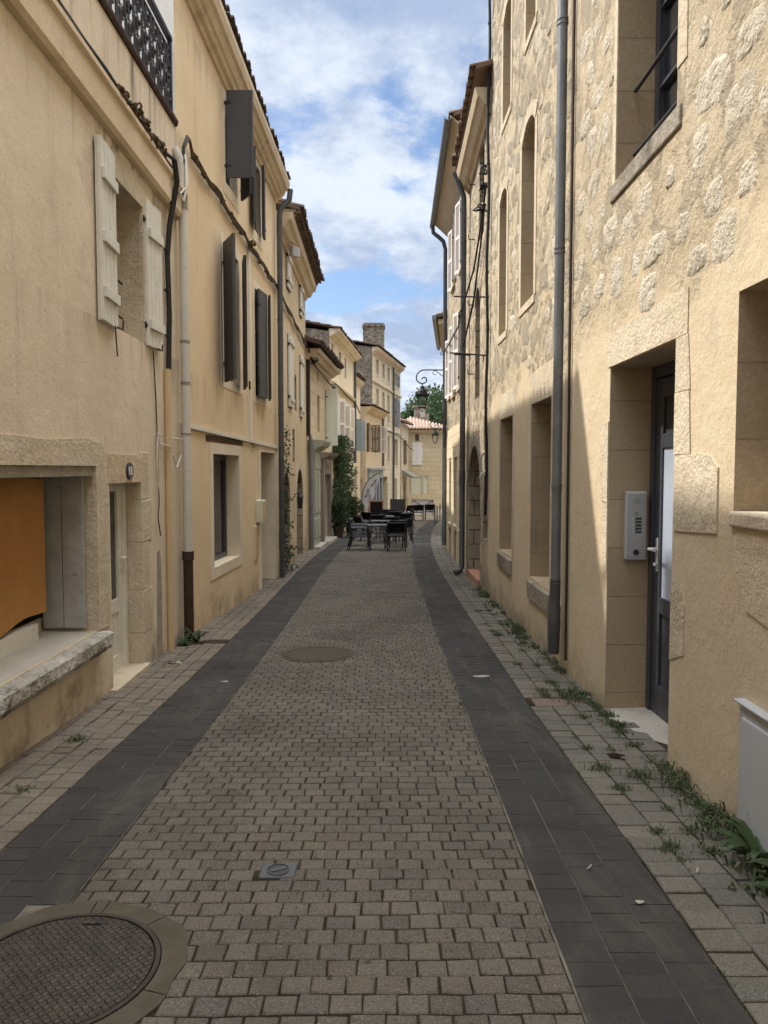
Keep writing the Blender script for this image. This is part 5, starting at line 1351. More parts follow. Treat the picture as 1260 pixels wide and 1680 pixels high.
tiles(h, fr, -.1, L + .1, 6.05, .3, 5.8, .3, 'tile_terracotta')
for w_ in ((2, 2.9), (6, 6.9)): window(h, fr, w_, (2.8, 4.2), -.19, 2, 3, 'white_paint')


# ------------------------------------------------------------------ bracket lamps
def cat(ps, n=6):
    out = []
    for i in range(len(ps) - 1):
        p0, p1, p2, p3 = ps[max(i - 1, 0)], ps[i], ps[i + 1], ps[min(i + 2, len(ps) - 1)]
        for k in range(n):
            t = k / n
            out.append(tuple(.5 * (2 * b + (c - a) * t + (2 * a - 5 * b + 4 * c - d) * t * t + (3 * b - a - 3 * c + d) * t ** 3) for a, b, c, d in zip(p0, p1, p2, p3)))
    out.append(ps[-1]); return out
def lamp(name, wallp, reach, label, sc=1.0):
    """wallp: where the arm meets the wall; reach: arm length towards -x"""
    root = empty(name, (0, 0, 0), label, 'street lamp', 'bracket street lamps on the right walls')
    k_ = .001036; Q = lambda x, y: ((x - 1105) * k_ * reach, 0, (262 - y) * k_)
    mb = MB()
    mb.tube([Q(*p) for p in cat([(1130, 262), (800, 262), (560, 264), (470, 298), (412, 365), (390, 450), (408, 525), (460, 578), (527, 602), (590, 582), (624, 540), (628, 496), (606, 462), (570, 450), (535, 464), (510, 494)], 5)], .0165, 7)
    mb.tube([Q(825, 268), Q(1118, 506)], .011, 6)
    mb.tube([Q(*p) for p in cat([(835, 272), (795, 298), (776, 336), (790, 370), (825, 383), (860, 366)], 4)], .009, 6)
    mb.box(-.012, .03, -.025, .025, -.30, .05)
    mb.build('bracket', 'lamp_black', root)
    c0 = Q(527, 600); cxl = c0[0]; zq = lambda y: (262 - y) * k_
    mb = MB(); mb.tube([(cxl, 0, zq(600)), (cxl, 0, zq(665))], .015, 8)
    mb.lathe([(r, zq(y)) for r, y in ((.135, 868), (.128, 840), (.118, 790), (.095, 745), (.06, 722), (.045, 712), (.072, 702), (.060, 686), (.035, 668), (.014, 650))], (cxl, 0, 0), 20)
    mb.box(cxl - .18, cxl + .18, -.18, .18, zq(905), zq(868))
    mb.build('hood', 'lamp_black', root)
    mb = MB(); zt, zb_ = zq(905), zq(1205)
    ct = [(cxl + a * .135, b * .135, zt) for a, b in ((-1, -1), (1, -1), (1, 1), (-1, 1))]; cb = [(cxl + a * .082, b * .082, zb_) for a, b in ((-1, -1), (1, -1), (1, 1), (-1, 1))]
    for p, q in zip(ct, cb): mb.tube([p, q], .010, 6)
    for k in range(4): mb.tube([cb[k], cb[(k + 1) % 4]], .014, 6); mb.tube([ct[k], ct[(k + 1) % 4]], .014, 6)
    mb.tube([(cxl - .075, 0, zb_), (cxl - .06, 0, zb_ - .06), (cxl - .02, 0, zb_ - .085), (cxl + .02, 0, zb_ - .085), (cxl + .06, 0, zb_ - .06), (cxl + .075, 0, zb_)], .008, 6)
    mb.lathe([(.0, -.02), (.016, -.01), (.016, .0), (0, .012)], (cxl, 0, zb_ - .09), 8)
    mb.build('lantern_frame', 'lamp_black', root)
    mb = MB()
    for k in range(4): l = (k + 1) % 4; mb.quad([ct[k], ct[l], cb[l], cb[k]])
    mb.build('lantern_glass', 'glass_lamp', root)
    root.location = wallp; root.scale = (sc, sc, sc)
    return root
lamp('street_lamp', (1.645, 19.75, 4.24), 1.08, 'black lantern on a scrolled bracket near the drainpipe, against the sky', 1.0)
lamp('street_lamp', (3.40, 34.6, 3.88), 1.75, 'second black wall lantern further away, in front of the golden end house', 1.0)

# ------------------------------------------------------------------ cafe furniture
K = .87
def make_chair():
    root = empty('cafe_chair', (0, 0, 0), 'x', 'chair', 'black cafe chairs on the street')
    hw = .26 * K; sd_ = .25 * K; sh_ = .44 * K; th_ = .83 * K; ah = .64 * K
    mb = MB(); mb.box(-hw + .02, hw - .02, -sd_ + .02, sd_, sh_ - .025, sh_); mb.build('seat', 'chair_mesh', root, bevel=.006)
    mb = MB(); mb.hexa([(-hw + .02, -sd_ - .01, sh_ + .08), (hw - .02, -sd_ - .01, sh_ + .08), (hw - .02, -sd_ + .012, sh_ + .08), (-hw + .02, -sd_ + .012, sh_ + .08), (-hw + .02, -sd_ - .09, th_ - .01), (hw - .02, -sd_ - .09, th_ - .01), (hw - .02, -sd_ - .068, th_ - .01), (-hw + .02, -sd_ - .068, th_ - .01)]); mb.build('backrest', 'chair_mesh', root, bevel=.006)
    for s in (-1, 1):
        x = s * hw
        mb = MB(); mb.tube([(x, sd_ + .03, 0), (x, sd_ + .01, sh_), (x, sd_ - .01, ah - .02)], .018, 7); mb.build('leg', 'chair_frame_grey', root)
        mb = MB(); mb.tube([(x, -sd_ - .09, 0), (x, -sd_ - .02, sh_ * .55), (x, -sd_, sh_ + .06), (x, -sd_ - .08, th_)], .018, 7); mb.build('leg', 'chair_black', root)
        mb = MB(); mb.tube([(x, sd_ - .01, ah - .02), (x, sd_ - .05, ah), (x, -sd_ - .035, ah + .012)], .020, 7); mb.tube([(x, sd_ + .01, sh_ - .02), (x, -sd_, sh_ - .02)], .011, 6); mb.build('armrest', 'chair_frame_grey', root)
    for pq, rr in (((-hw, -sd_ - .085, th_ - .01), .014), ((-hw, -sd_ - .01, sh_ + .08), .010), ((-hw, sd_ + .01, sh_ - .02), .012), ((-hw, sd_ + .02, sh_ * .55), .009)):
        mb = MB(); mb.tube([pq, (-pq[0], pq[1], pq[2])], rr, 7); mb.build('crossbar', 'chair_black', root)
    return root
def make_table():
    root = empty('cafe_table', (0, 0, 0), 'x', 'table', 'folding cafe tables with crossed legs')
    w, d, hh = .31 * K, .31 * K, .73 * K
    mb = MB(); mb.box(-w, w, -d, d, hh - .018, hh); mb.build('table_top', 'table_top', root, bevel=.006)
    mb = MB()
    for y_ in (-d + .04, d - .04):
        mb.tube([(-w + .02, y_, hh - .02), (w + .02, y_, .012)], .012, 7); mb.tube([(w - .02, y_ * .93, hh - .02), (-w - .02, y_ * .93, .012)], .012, 7)
    mb.build('leg_frame', 'steel_frame', root)
    mb = MB()
    for x in (-w - .02, w + .02): mb.tube([(x, -d + .02, .012), (x, d - .02, .012)], .012, 7)
    mb.build('foot_bar', 'steel_frame', root)
    return root
chairs = [  # x, y, heading (deg, 0 faces away from the camera), label
    (-.62, 19.15, -82, 'front left black cafe chair seen side on, beside the nearest folding table'),
    (.28, 19.0, 6, 'front right black cafe chair with its back to the camera'),
    (-.66, 20.5, -86, 'black cafe chair right behind the front left one, in the left row'),
    (.36, 20.1, 4, 'black cafe chair tucked close behind the front right chair'),
    (-.55, 22.2, -60, 'black cafe chair in the left row level with the second folding table'),
    (.55, 22.4, 80, 'black cafe chair with its back to the street, right of the second folding table'),
    (-.22, 23.4, 8, 'black cafe chair between the second and third folding tables'),
    (.62, 24.6, 25, 'black cafe chair right of the third folding table'),
    (-.40, 25.4, -40, 'black cafe chair in front of the chalkboard, left of the third table'),
    (.12, 27.2, 170, 'black cafe chair just before the chalkboard facing the camera'),
    (.16, 21.9, 12, 'black cafe chair behind the nearest table, on the street side of the left row'),
    (.44, 20.9, 60, 'black cafe chair side on between the front right chair and the second table'),
    (-.86, 23.6, -84, 'black cafe chair closest to the brown pots, facing the tables'),
    (.34, 26.0, 8, 'black cafe chair behind the third folding table'),
    (.80, 28.5, 100, 'black cafe chair below the wide charcoal panel'),
    (1.02, 33.5, 40, 'leftmost black chair of the far group before the white screen'),
    (1.55, 34.3, 5, 'middle black chair of the far group before the white screen'),
    (2.16, 35.0, -5, 'rightmost black chair of the far group, in front of the white screen')]
ch0 = make_chair()
for i, (x, y, a, lab) in enumerate(chairs):
    o = ch0 if i == 0 else copy_tree(ch0)
    o.location = (x, y, gz(y) + .004); o.rotation_euler.z = RD(a); o['label'] = lab
t0 = make_table()
for i, (x, y, a, lab) in enumerate(((-.17, 19.25, 4, 'nearest grey folding table with crossed legs between the two front chairs'), (-.10, 21.3, -3, 'second grey folding table in line behind the nearest one'), (.05, 24.3, 2, 'third grey folding table, furthest before the chalkboard'))):
    o = t0 if i == 0 else copy_tree(t0)
    o.location = (x, y, gz(y) + .004); o.rotation_euler.z = RD(a); o['label'] = lab
# chalkboard easel
y = 31.0; z = gz(y)
root = empty('chalkboard', (-.30, y, z), 'blank black chalkboard with a reddish wooden frame behind the tables', 'menu board')
fb_ = Fr((-.62, y), (-.02, y), -1)
mb = MB()
for a, b, c, d in ((0, .05, .0, .98), (.55, .60, .0, .98), (.05, .55, .93, .98), (.05, .55, .12, .17)): mb.fb(fb_, a, b, -.01, .03, z + c, z + d)
mb.build('frame', 'board_wood', root); mb = MB(); mb.fb(fb_, .05, .55, 0, .015, z + .17, z + .93); mb.build('board', 'slate_board', root)
mb = MB(); mb.tube([fb_.P(.1, -.02, z + .9), fb_.P(.1, -.35, z)], .015, 6); mb.tube([fb_.P(.5, -.02, z + .9), fb_.P(.5, -.35, z)], .015, 6); mb.build('leg', 'board_wood', root)
# charcoal windbreak panel
y = 33.2; z = gz(y)
root = empty('windbreak_panel', (.6, y, z), 'wide plain charcoal windbreak panel behind the chairs', 'windbreak')
fb_ = Fr((.27, y), (.93, y), -1)
mb = MB(); mb.fb(fb_, 0, .66, 0, .02, z + .34, z + 1.0); mb.build('panel', 'panel_charcoal', root, bevel=.004)
mb = MB(); mb.fb(fb_, .04, .08, -.015, .0, z, z + .98); mb.fb(fb_, .58, .62, -.015, .0, z, z + .98); mb.fb(fb_, .0, .12, -.18, .18, z, z + .02); mb.fb(fb_, .54, .66, -.18, .18, z, z + .02); mb.build('stand', 'chair_frame_grey', root)
# white canvas screen with crossed struts
y = 39.5; z = gz(y)
root = empty('canvas_screen', (2.1, y, z), 'white canvas screen with dark crossed struts at the end of the street', 'screen')
fb_ = Fr((1.48, y), (2.58, y - .3), -1)
mb = MB(); mb.fb(fb_, 0.02, 1.12, -.02, 0, z + .12, z + .82); mb.build('canvas', 'canvas_white', root)
mb = MB(); mb.tube([fb_.P(0, .02, z + .84), fb_.P(1.14, .02, z + .84)], .014, 6); mb.tube([fb_.P(0, .02, z), fb_.P(0, .02, z + .84)], .014, 6); mb.tube([fb_.P(1.14, .02, z), fb_.P(1.14, .02, z + .84)], .016, 6)
mb.tube([fb_.P(0, .02, z + .84), fb_.P(1.14, .02, z + .2)], .016, 6); mb.tube([fb_.P(1.14, .03, z + .84), fb_.P(.1, .03, z + .15)], .016, 6); mb.build('strut', 'interphone_dark', root)
# feather flag
y = 31.6; z = gz(y)
root = empty('feather_flag', (-1.0, y, z), 'pale grey feather flag on a curved black pole left of the shopfront', 'flag')
pole = [(-.98, z), (-.965, z + .5), (-.93, z + 1.0), (-.85, z + 1.45), (-.74, z + 1.72), (-.56, z + 1.93), (-.38, z + 2.05), (-.20, z + 2.13), (-.17, z + 2.05)]
pc = cat(pole)
mb = MB(); mb.tube([(x, y, z_) for x, z_ in pc], [.016 + .0 * i for i in range(len(pc))], 7); mb.build('pole', 'iron_black', root)
mb = MB(); cl = [p for p in pc if p[1] > z + .22]; N = len(cl)
inner = []
for i, (x, z_) in enumerate(cl):
    t = i / (N - 1); t2 = t ** 1.15; bl = .10 * math.sin(math.pi * t2)
    inner.append((lerp(cl[0][0] + .02, cl[-1][0], t2) + bl, lerp(cl[0][1], cl[-1][1], t2) - bl))
for j, (o0) in enumerate((0.0, .012)):
    for i in range(N - 1):
        wob = lambda k: .04 * math.sin(k * .5)
        mb.quad([(cl[i][0], y + o0, cl[i][1]), (cl[i + 1][0], y + o0, cl[i + 1][1]), (inner[i + 1][0], y + o0 + wob(i + 1), inner[i + 1][1]), (inner[i][0], y + o0 + wob(i), inner[i][1])], Vector((0, -1 if j == 0 else 1, 0)))
mb.build('cloth', 'canvas_flag', root)
mb = MB()
for i in range(4, N - 10, 2):
    p = Vector((lerp(cl[i][0], inner[i][0], .42), y - .012, lerp(cl[i][1], inner[i][1], .42))); r = .022 + .012 * (i % 3)
    mb.box(p.x - r, p.x + r * .6, p.y - .004, p.y, p.z - r * .7, p.z + r * .8)
mb.build('print', 'flag_print', root)
mb = MB(); mb.box(-1.15, -.82, y - .15, y + .15, z, z + .03); mb.build('base', 'iron_black', root)
# bollards
bo = empty('bollard', (0, 0, 0), 'slim grey metal bollard along the right kerb at the bend', 'bollard', 'bollards at the bend')
mb = MB(); mb.lathe([(.035, 0), (.033, .02), (.032, .68), (.026, .72), (.0, .735)], (0, 0, 0), 14); mb.build('post', 'zinc', bo, smooth=True)
mb = MB(); mb.lathe([(.036, .55), (.036, .60)], (0, 0, 0), 14); mb.build('band', 'steel_frame', bo)
for i, (x, y) in enumerate(((2.05, 30.3), (2.31, 32.5), (2.60, 34.8))):
    o = bo if i == 0 else copy_tree(bo)
    o.location = (x, y, gz(y)); o['label'] = ('nearest slim grey bollard at the bend on the right', 'middle slim grey bollard of the three at the bend', 'furthest slim grey bollard of the three at the bend')[i]


# ------------------------------------------------------------------ plants
def leaf_cloud(mb, n, fpos, size, flat=.5, droop=.3):
    for _ in range(n):
        p = fpos()
        if p is None: continue
        d = Vector((rng.gauss(0, 1), rng.gauss(0, 1), rng.gauss(0, 1) * flat + .25)).normalized()
        a = d.orthogonal().normalized(); a.rotate(Matrix.Rotation(rng.uniform(0, 6.28), 3, d)); b = d.cross(a)
        s = size * rng.uniform(.6, 1.35); q = Vector(p)
        mb.add([q - a * s * .9, q - b * s * .45 + d * s * .12, q + a * s * .9 - d * s * droop, q + b * s * .45 + d * s * .12], [(0, 1, 2, 3)])
        mb.rn.append((rng.random(), rng.random()))


def pot(x, y, label, r=.19, hgt=.36, mat='pot_brown'):
    z = gz(y); root = empty('flower_pot', (x, y, z), label, 'flower pot', 'brown pots by the ivy')
    mb = MB(); mb.lathe([(r * .72, 0), (r * .95, hgt * .86), (r * 1.08, hgt * .86), (r * 1.1, hgt), (r * .98, hgt), (r * .95, hgt * .93)], (x, y, z), 24); mb.build('pot', mat, root, smooth=True)
    mb = MB(); mb.lathe([(r * .5, hgt * .90), (r * .95, hgt * .93), (.01, hgt * .95)], (x, y, z), 18); mb.build('earth', 'soil', root)
    return root


pot(-1.42, 23.3, 'brown plastic flower pot at the foot of the ivy, nearest to the door')
pot(-1.12, 25.9, 'lower dark pot behind the first one, half hidden by the chairs', .24, .34)
# climbing ivy on the cream wall
root = empty('ivy', FL5.P(1.6, .2, gz(25.6)), 'tall dark green climber covering the wall of the cream house', 'climber')
def f_ivy():
    t = rng.random(); z = lerp(-.3, 2.75, t ** .85); w = 1.95 if z < 1.6 else lerp(1.95, .5, (z - 1.6) / 1.15)
    if z < .6: w = 1.6
    s = 1.2 + rng.uniform(-.85, w * .95) + .15 * math.sin(z * 5); o = abs(rng.gauss(.0, .20)) + .03
    p = FL5.P(s, min(o, .5), z)
    if mnoise.noise(p * 2.4) < -.22: return None
    return p
mb = MB(); mb.rn = []; leaf_cloud(mb, 9000, f_ivy, .052); mb.build('foliage', 'leaf_ivy', root)
mb = MB()
for k in range(9):
    s = 1.0 + k * .18; mb.tube([FL5.P(s + rng.uniform(-.1, .1) * j, .03 + .02 * (j % 2), -.5 + j * .4) for j in range(8)], .014, 5)
mb.build('stem', 'bark', root)
def bush(name, x, y, zc, r, n, label, cat_, mat, size=.045):
    root = empty(name, (x, y, gz(y)), label, cat_)
    def f():
        d = Vector((rng.gauss(0, 1), rng.gauss(0, 1), rng.gauss(0, 1))).normalized() * (rng.random() ** .4)
        p = Vector((x + d.x * r[0], y + d.y * r[1], zc + d.z * r[2]))
        return None if mnoise.noise(p * 3.1) < -.2 else p
    mb = MB(); mb.rn = []; leaf_cloud(mb, n, f, size); mb.build('foliage', mat, root)
    mb = MB()
    for k in range(7):
        a = k * .9; mb.tube([(x, y, gz(y) + .3), (x + .12 * math.cos(a), y + .12 * math.sin(a), zc - r[2] * .3), (x + r[0] * .6 * math.cos(a), y + r[1] * .6 * math.sin(a), zc + r[2] * .4)], [.012, .009, .004], 5)
    mb.build('stem', 'bark', root)
    return root
bush('potted_shrub', -1.42, 23.3, .36, (.26, .26, .52), 2600, 'grey green shrub growing tall out of the nearer brown pot', 'shrub', 'leaf_ivy')
bush('potted_shrub', -1.12, 25.9, .32, (.42, .40, .40), 2600, 'rounder leafy shrub spilling out of the lower dark pot', 'shrub', 'leaf_weed', .05)
# climber round the near arch of the straw house
root = empty('climbing_rose', FL3.P(.4, .1, gz(14.2)), 'thin straggly climber beside the first arched doorway on the left', 'climber')
def f_rose():
    z = rng.uniform(-.3, 2.5); th = .9 if z < .2 else .35
    if z > 1.7 and rng.random() < .5: return None
    s = .42 + .12 * math.sin(z * 3) + rng.gauss(0, .14 if z < .3 else .09) + (.35 * max(0, z - 1.6) * rng.random()); p = FL3.P(s, abs(rng.gauss(.04, .07 if z > .2 else .13)), z)
    return None if mnoise.noise(p * 4) < -.05 else p
mb = MB(); mb.rn = []; leaf_cloud(mb, 1500, f_rose, .038); mb.build('foliage', 'leaf_ivy', root)
mb = MB(); mb.tube([FL3.P(.42 + .1 * math.sin(k), .04, -.4 + k * .3) for k in range(10)], .01, 5); mb.tube([FL3.P(.5 + k * .16, .03, 2.0 + .12 * math.sin(k * 1.7)) for k in range(7)], .006, 5); mb.build('stem', 'bark', root)


def tree(x, y, r, hgt, label, n=5200, size=.24):
    z = gz(y); root = empty('tree', (x, y, z), label, 'tree', 'trees beyond the end house')
    cs = []
    for k in range(15):
        a = rng.uniform(0, 6.28); rr = rng.uniform(0, .75) * r; cs.append((Vector((x + rr * math.cos(a), y + rr * math.sin(a), z + hgt * rng.uniform(.48, .92))), r * rng.uniform(.32, .55)))
    def f():
        c, cr = rng.choice(cs); d = Vector((rng.gauss(0, 1), rng.gauss(0, 1), rng.gauss(0, 1))).normalized() * cr * rng.random() ** .35
        return c + d
    mb = MB(); mb.rn = []; leaf_cloud(mb, n, f, size); mb.build('crown', 'leaf_tree', root)
    mb = MB(); mb.tube([(x, y, z - .2), (x + .1, y, z + hgt * .3), (x, y + .1, z + hgt * .6)], [.35, .26, .12], 9)
    for c, cr in cs[:8]: mb.tube([(x, y, z + hgt * .35), tuple((Vector((x, y, z + hgt * .4)) + c) / 2 + Vector((0, 0, .2))), tuple(c)], [.14, .09, .03], 6)
    mb.build('trunk', 'bark', root)
tree(2.6, 72, 3.4, 9.4, 'broad green tree left of the chimney beyond the end house')
tree(6.2, 76, 4.0, 11.2, 'taller dark green tree right of the chimney beyond the end house')
tree(11.5, 74, 4.0, 11.0, 'green tree further right, mostly behind the sunlit houses')
tree(-1.5, 82, 4.0, 9.5, 'green tree behind the roofs to the left of the end house')

# weeds
def weed_mesh(n, spread, hgt, wid):
    mb = MB(); mb.rn = []
    for _ in range(n):
        a = rng.uniform(0, 6.28); l = hgt * rng.uniform(.5, 1.2); x, y = rng.gauss(0, spread * .5), rng.gauss(0, spread * .5)
        d = Vector((math.cos(a), math.sin(a), 0)); sd2 = Vector((-d.y, d.x, 0)); lean = rng.uniform(.3, 1.0); w = wid * rng.uniform(.6, 1.3); b = Vector((x, y, 0))
        p1 = b + d * l * lean * .4 + Vector((0, 0, l * .6)); p2 = b + d * l * lean + Vector((0, 0, l * (.9 - lean * .5)))
        mb.add([b - sd2 * w * .3, b + sd2 * w * .3, p1 + sd2 * w, p1 - sd2 * w, p2], [(0, 1, 2, 3), (3, 2, 4)]); r = (rng.random(), rng.random()); mb.rn += [r, r]
    return mb
WL = 'low green weed tuft growing from the joints along the foot of the right wall'
WP = 'tiny green tuft between paving blocks of the right pavement'
protos = []
for (n, sp, hh, w) in ((70, .075, .055, .0042), (40, .08, .04, .0065), (90, .10, .075, .0034), (26, .06, .03, .004)):
    protos.append(weed_mesh(n, sp, hh, w))
def place_weed(i, u, y, sc, label, group, first):
    k = i % 4
    if first[k] is None:
        o = protos[k].build('weed', 'leaf_weed'); first[k] = o
    else:
        o = first[k].copy(); COL.objects.link(o)
    o.location = GP(u, y, -.004); o.scale = (sc, sc, sc); o.rotation_euler.z = rng.uniform(0, 6.28)
    tag(o, label, 'weed', group)
first = [None] * 4; i = 0
y = 3.5
while y < 12.5:
    dens = .16 if y < 9 else .3
    wx = lerp(1.66, 1.60, (y - 3.5) / 9)
    if 4.35 < y < 5.5: u = wx - .0 - abs(rng.gauss(.06, .05)); s_ = rng.uniform(.5, .9)
    else: u = wx - abs(rng.gauss(.03, .06)); s_ = rng.uniform(.7, 1.7)
    place_weed(i, u, y, s_, WL, 'weeds along the right wall', first); i += 1
    y += rng.uniform(.2, 1.3) * dens * (1.3 if mnoise.noise(Vector((y * .9, 2, 0))) > -.1 else 3.2)
for _ in range(105):
    y = rng.choice((rng.uniform(3.0, 6.5), rng.uniform(5.5, 11))); u = 1.107 + .163 * rng.choice((1, 2, 3, 3)) + rng.gauss(0, .012)
    place_weed(i, u, y, rng.uniform(.35, .8), WP, 'tufts in the right pavement', first); i += 1
for (u, y, s_) in ((-1.98, 4.75, .9), (-1.95, 3.9, .8), (-2.05, 3.55, .8), (-1.85, 5.6, .5), (-2.02, 7.0, .8)):
    place_weed(i, u, y, s_, 'small weed in the joints of the left pavement', 'weeds in the left pavement', first); i += 1
for (u, y, s_) in ((1.50, 2.95, 1.6), (1.58, 3.35, 1.7), (1.45, 3.2, 1.0), (1.62, 2.9, 2.0), (1.52, 2.6, 1.5), (1.60, 3.55, 1.4), (1.55, 3.75, 1.1)):
    place_weed(i, u, y, s_, 'grass and weed clump at the foot of the white service cabinet', 'weeds by the service cabinet', first); i += 1
def rosette(name, loc, n, l, w, label, mat='leaf_weed', rise=.55):
    mb = MB(); mb.rn = []
    for k in range(n):
        a = 2 * math.pi * k / n * 1.618 * 2.4 + rng.uniform(-.2, .2); L_ = l * rng.uniform(.6, 1.15); d = Vector((math.cos(a), math.sin(a), 0)); sd2 = Vector((-d.y, d.x, 0)); ri = rise * rng.uniform(.5, 1.3)
        prev = None
        for j in range(6):
            t = j / 5; c = Vector(loc) + d * L_ * t + Vector((0, 0, L_ * ri * math.sin(t * 2.2))); ww = w * (math.sin(min(1, t * .95 + .08) * math.pi) ** .7) * rng.uniform(.85, 1.15)
            e_ = (c - sd2 * ww + Vector((0, 0, .15 * ww)), c, c + sd2 * ww + Vector((0, 0, .15 * ww)))
            if prev:
                mb.add([prev[0], prev[1], e_[1], e_[0]], [(0, 1, 2, 3)]); mb.add([prev[1], prev[2], e_[2], e_[1]], [(0, 1, 2, 3)]); r = (rng.random(), rng.random() * .8); mb.rn += [r, r]
            prev = e_
    o = mb.build(name, mat); tag(o, label, 'weed'); return o
rosette('broadleaf_weed', GP(1.60, 3.08, 0), 26, .21, .024, 'large broad leaved weed in front of the white service cabinet')
rosette('broadleaf_weed', GP(1.60, 2.74, 0), 24, .20, .022, 'broad leaved weed at the right edge, nearest to the camera')
rosette('broadleaf_weed', GP(-2.03, 8.02, 0), 15, .17, .030, 'leafy weed with broad leaves at the foot of the brown pipe', rise=.7)
rosette('broadleaf_weed', GP(-2.12, 7.86, 0), 11, .13, .024, 'darker smaller weed against the pipe foot, left of the leafy one', 'leaf_ivy', .6)
# moss and grass specks in the joints
mb = MB(); mb.rn = []
for _ in range(3600):
    if rng.random() < .62: u = 1.107 + .163 * rng.choice((0, 1, 2, 3, 4)) + rng.gauss(0, .006); y = rng.uniform(2.2, 12)
    elif rng.random() < .5: u = rng.choice((.602, 1.103, -1.203)) + rng.gauss(0, .006); y = rng.uniform(2.1, 9)
    else: u = rng.uniform(-1.1, .6); y = rng.uniform(2.1, 6)
    if mnoise.noise(Vector((u * 2, y * 1.3, 0))) < .02 or in_hole(u, y): continue
    p = GP(u, y, -.006); a = rng.uniform(0, 6.28); l = rng.uniform(.008, .022); d = Vector((math.cos(a), math.sin(a), .9)) * l; s2 = Vector((-math.sin(a), math.cos(a), 0)) * l * .22
    mb.add([p - s2, p + s2, p + d], [(0, 1, 2)]); mb.rn.append((rng.random(), rng.random()))
tag(mb.build('joint_moss', 'leaf_weed'), None, None, kind='stuff')
# scraps
def scrap(name, u, y, r, label, cat_, mat, hgt=.006):
    mb = MB(); n = 9; pts = []
    for k in range(n):
        a = 2 * math.pi * k / n; q = r * rng.uniform(.55, 1.15); pts.append((u + q * math.cos(a) * 1.5, y + q * math.sin(a)))
    c = GP(u, y, hgt); b = [GP(p[0], p[1], .004 + rng.uniform(0, hgt * .7)) for p in pts]
    for k in range(n): mb.quad([c, b[k], b[(k + 1) % n]], Vector((0, 0, 1)))
    tag(mb.build(name, mat), label, cat_)
scrap('paper_scrap', -1.98, 7.02, .055, 'flattened white paper scrap on the left pavement', 'litter', 'paper_white', .014)
scrap('paper_scrap', -1.36, 6.32, .030, 'small white splat on the left dark gutter band', 'litter', 'paper_white', .004)
scrap('paper_scrap', .86, 6.5, .05, 'pale dusty scrap on the right dark gutter band', 'litter', 'paper_white', .004)
scrap('paper_scrap', .98, 2.78, .018, 'crumpled white scrap on the near right gutter band', 'litter', 'paper_white', .008)
scrap('dead_leaf', 1.40, 4.42, .04, 'dark shrivelled plant scrap lying before the stone doorstep', 'litter', 'leaf_dry' if False else 'soil', .03)
for (u, y, a, lab) in ((.86, 3.05, .9, 'cigarette butt on the right dark gutter band'), (1.30, 3.02, 1.1, 'cigarette butt between blocks of the right pavement')):
    mb = MB(); d = Vector((math.cos(a), math.sin(a), 0)) * .02; mb.tube([GP(u, y, .008) - d, GP(u, y, .008) + d], .004, 6); tag(mb.build('cigarette_butt', 'paper_white'), lab, 'litter')


# ------------------------------------------------------------------ cables and wall fittings
def bundle(name, paths, label, mats, r=.012, knots=(), cat_='cable', clips=()):
    p0 = paths[0][0]; root = empty(name, p0, label, cat_)
    for i, pts in enumerate(paths):
        mb = MB(); mb.tube(pts, r if not isinstance(r, list) else r[i], 6); mb.build('strand', mats[i % len(mats)], root, smooth=True)
    if knots:
        mb = MB()
        for c, rad, n in knots:
            for _ in range(n):
                a = Vector((rng.gauss(0, 1), rng.gauss(0, 1), rng.gauss(0, 1))).normalized(); b = a.orthogonal().normalized(); cc_ = a.cross(b); q = Vector(c) + Vector((rng.gauss(0, rad * .5), rng.gauss(0, rad * .5), rng.gauss(0, rad * .5))); rr = rad * rng.uniform(.35, .8)
                mb.tube([q + (b * math.cos(t) + cc_ * math.sin(t)) * rr for t in [2 * math.pi * k / 9 for k in range(8)]], .011, 5)
        mb.build('knot', mats[-1], root)
    if clips:
        mb = MB()
        for c in clips: mb.box(c[0] - .02, c[0] + .02, c[1] - .022, c[1] + .022, c[2] - .012, c[2] + .012)
        mb.build('clip', 'cable_black', root)
    return root
f1 = FL1
zl = lambda s: lerp(4.93, 4.645, (s + 8) / 20.2)
pts = lambda dz_, do: [f1.P(s, .07 + do + .006 * math.sin(s * 7 + dz_ * 90), zl(s) + dz_ + .012 * math.sin(s * 3.1 + do * 60)) for s in [x * .3 - 3 for x in range(0, 50)]]
bundle('cable_bundle', [pts(.0, .0), pts(.025, .018), pts(.03, -.015), pts(.05, .0)], 'dusty cables lying along the ledge of the beige house', ['cable_brown', 'cable_black', 'cable_brown', 'cable_brown'], .014,
       [(f1.P(s, .09, zl(s) + .03 + .02 * math.sin(s * 9)), .038, 16) for s in (10.2, 10.32, 10.5, 10.62, 10.78, 10.95, 11.1, 11.25, 11.4)])
cb_ = [f1.P(11.4, .10, 4.70), f1.P(11.62, .13, 4.72), f1.P(11.72, .13, 4.55), f1.P(11.70, .05, 4.1), f1.P(11.66, .035, 3.8), f1.P(11.70, .035, 3.2), f1.P(11.64, .035, 2.66)]
bundle('drop_cable', [cb_, [p + Vector((.012, .03, .0)) for p in cb_]], 'thick black cable hanging down the beige wall into a conduit', ['cable_black'], .018, clips=[f1.P(11.66, .035, z) for z in (3.85, 3.45, 3.0)])
bundle('thin_wire', [[f1.P(11.22, .02, 2.78), f1.P(11.30, .015, 2.3), f1.P(11.33, .015, 1.75), f1.P(11.33, .02, 1.3)], [f1.P(11.33, .02, 1.32), f1.P(11.25, .03, 1.18), f1.P(11.36, .02, 1.0)]], 'thin dark wire hanging below the right white shutter of the beige house', ['cable_black'], .006)
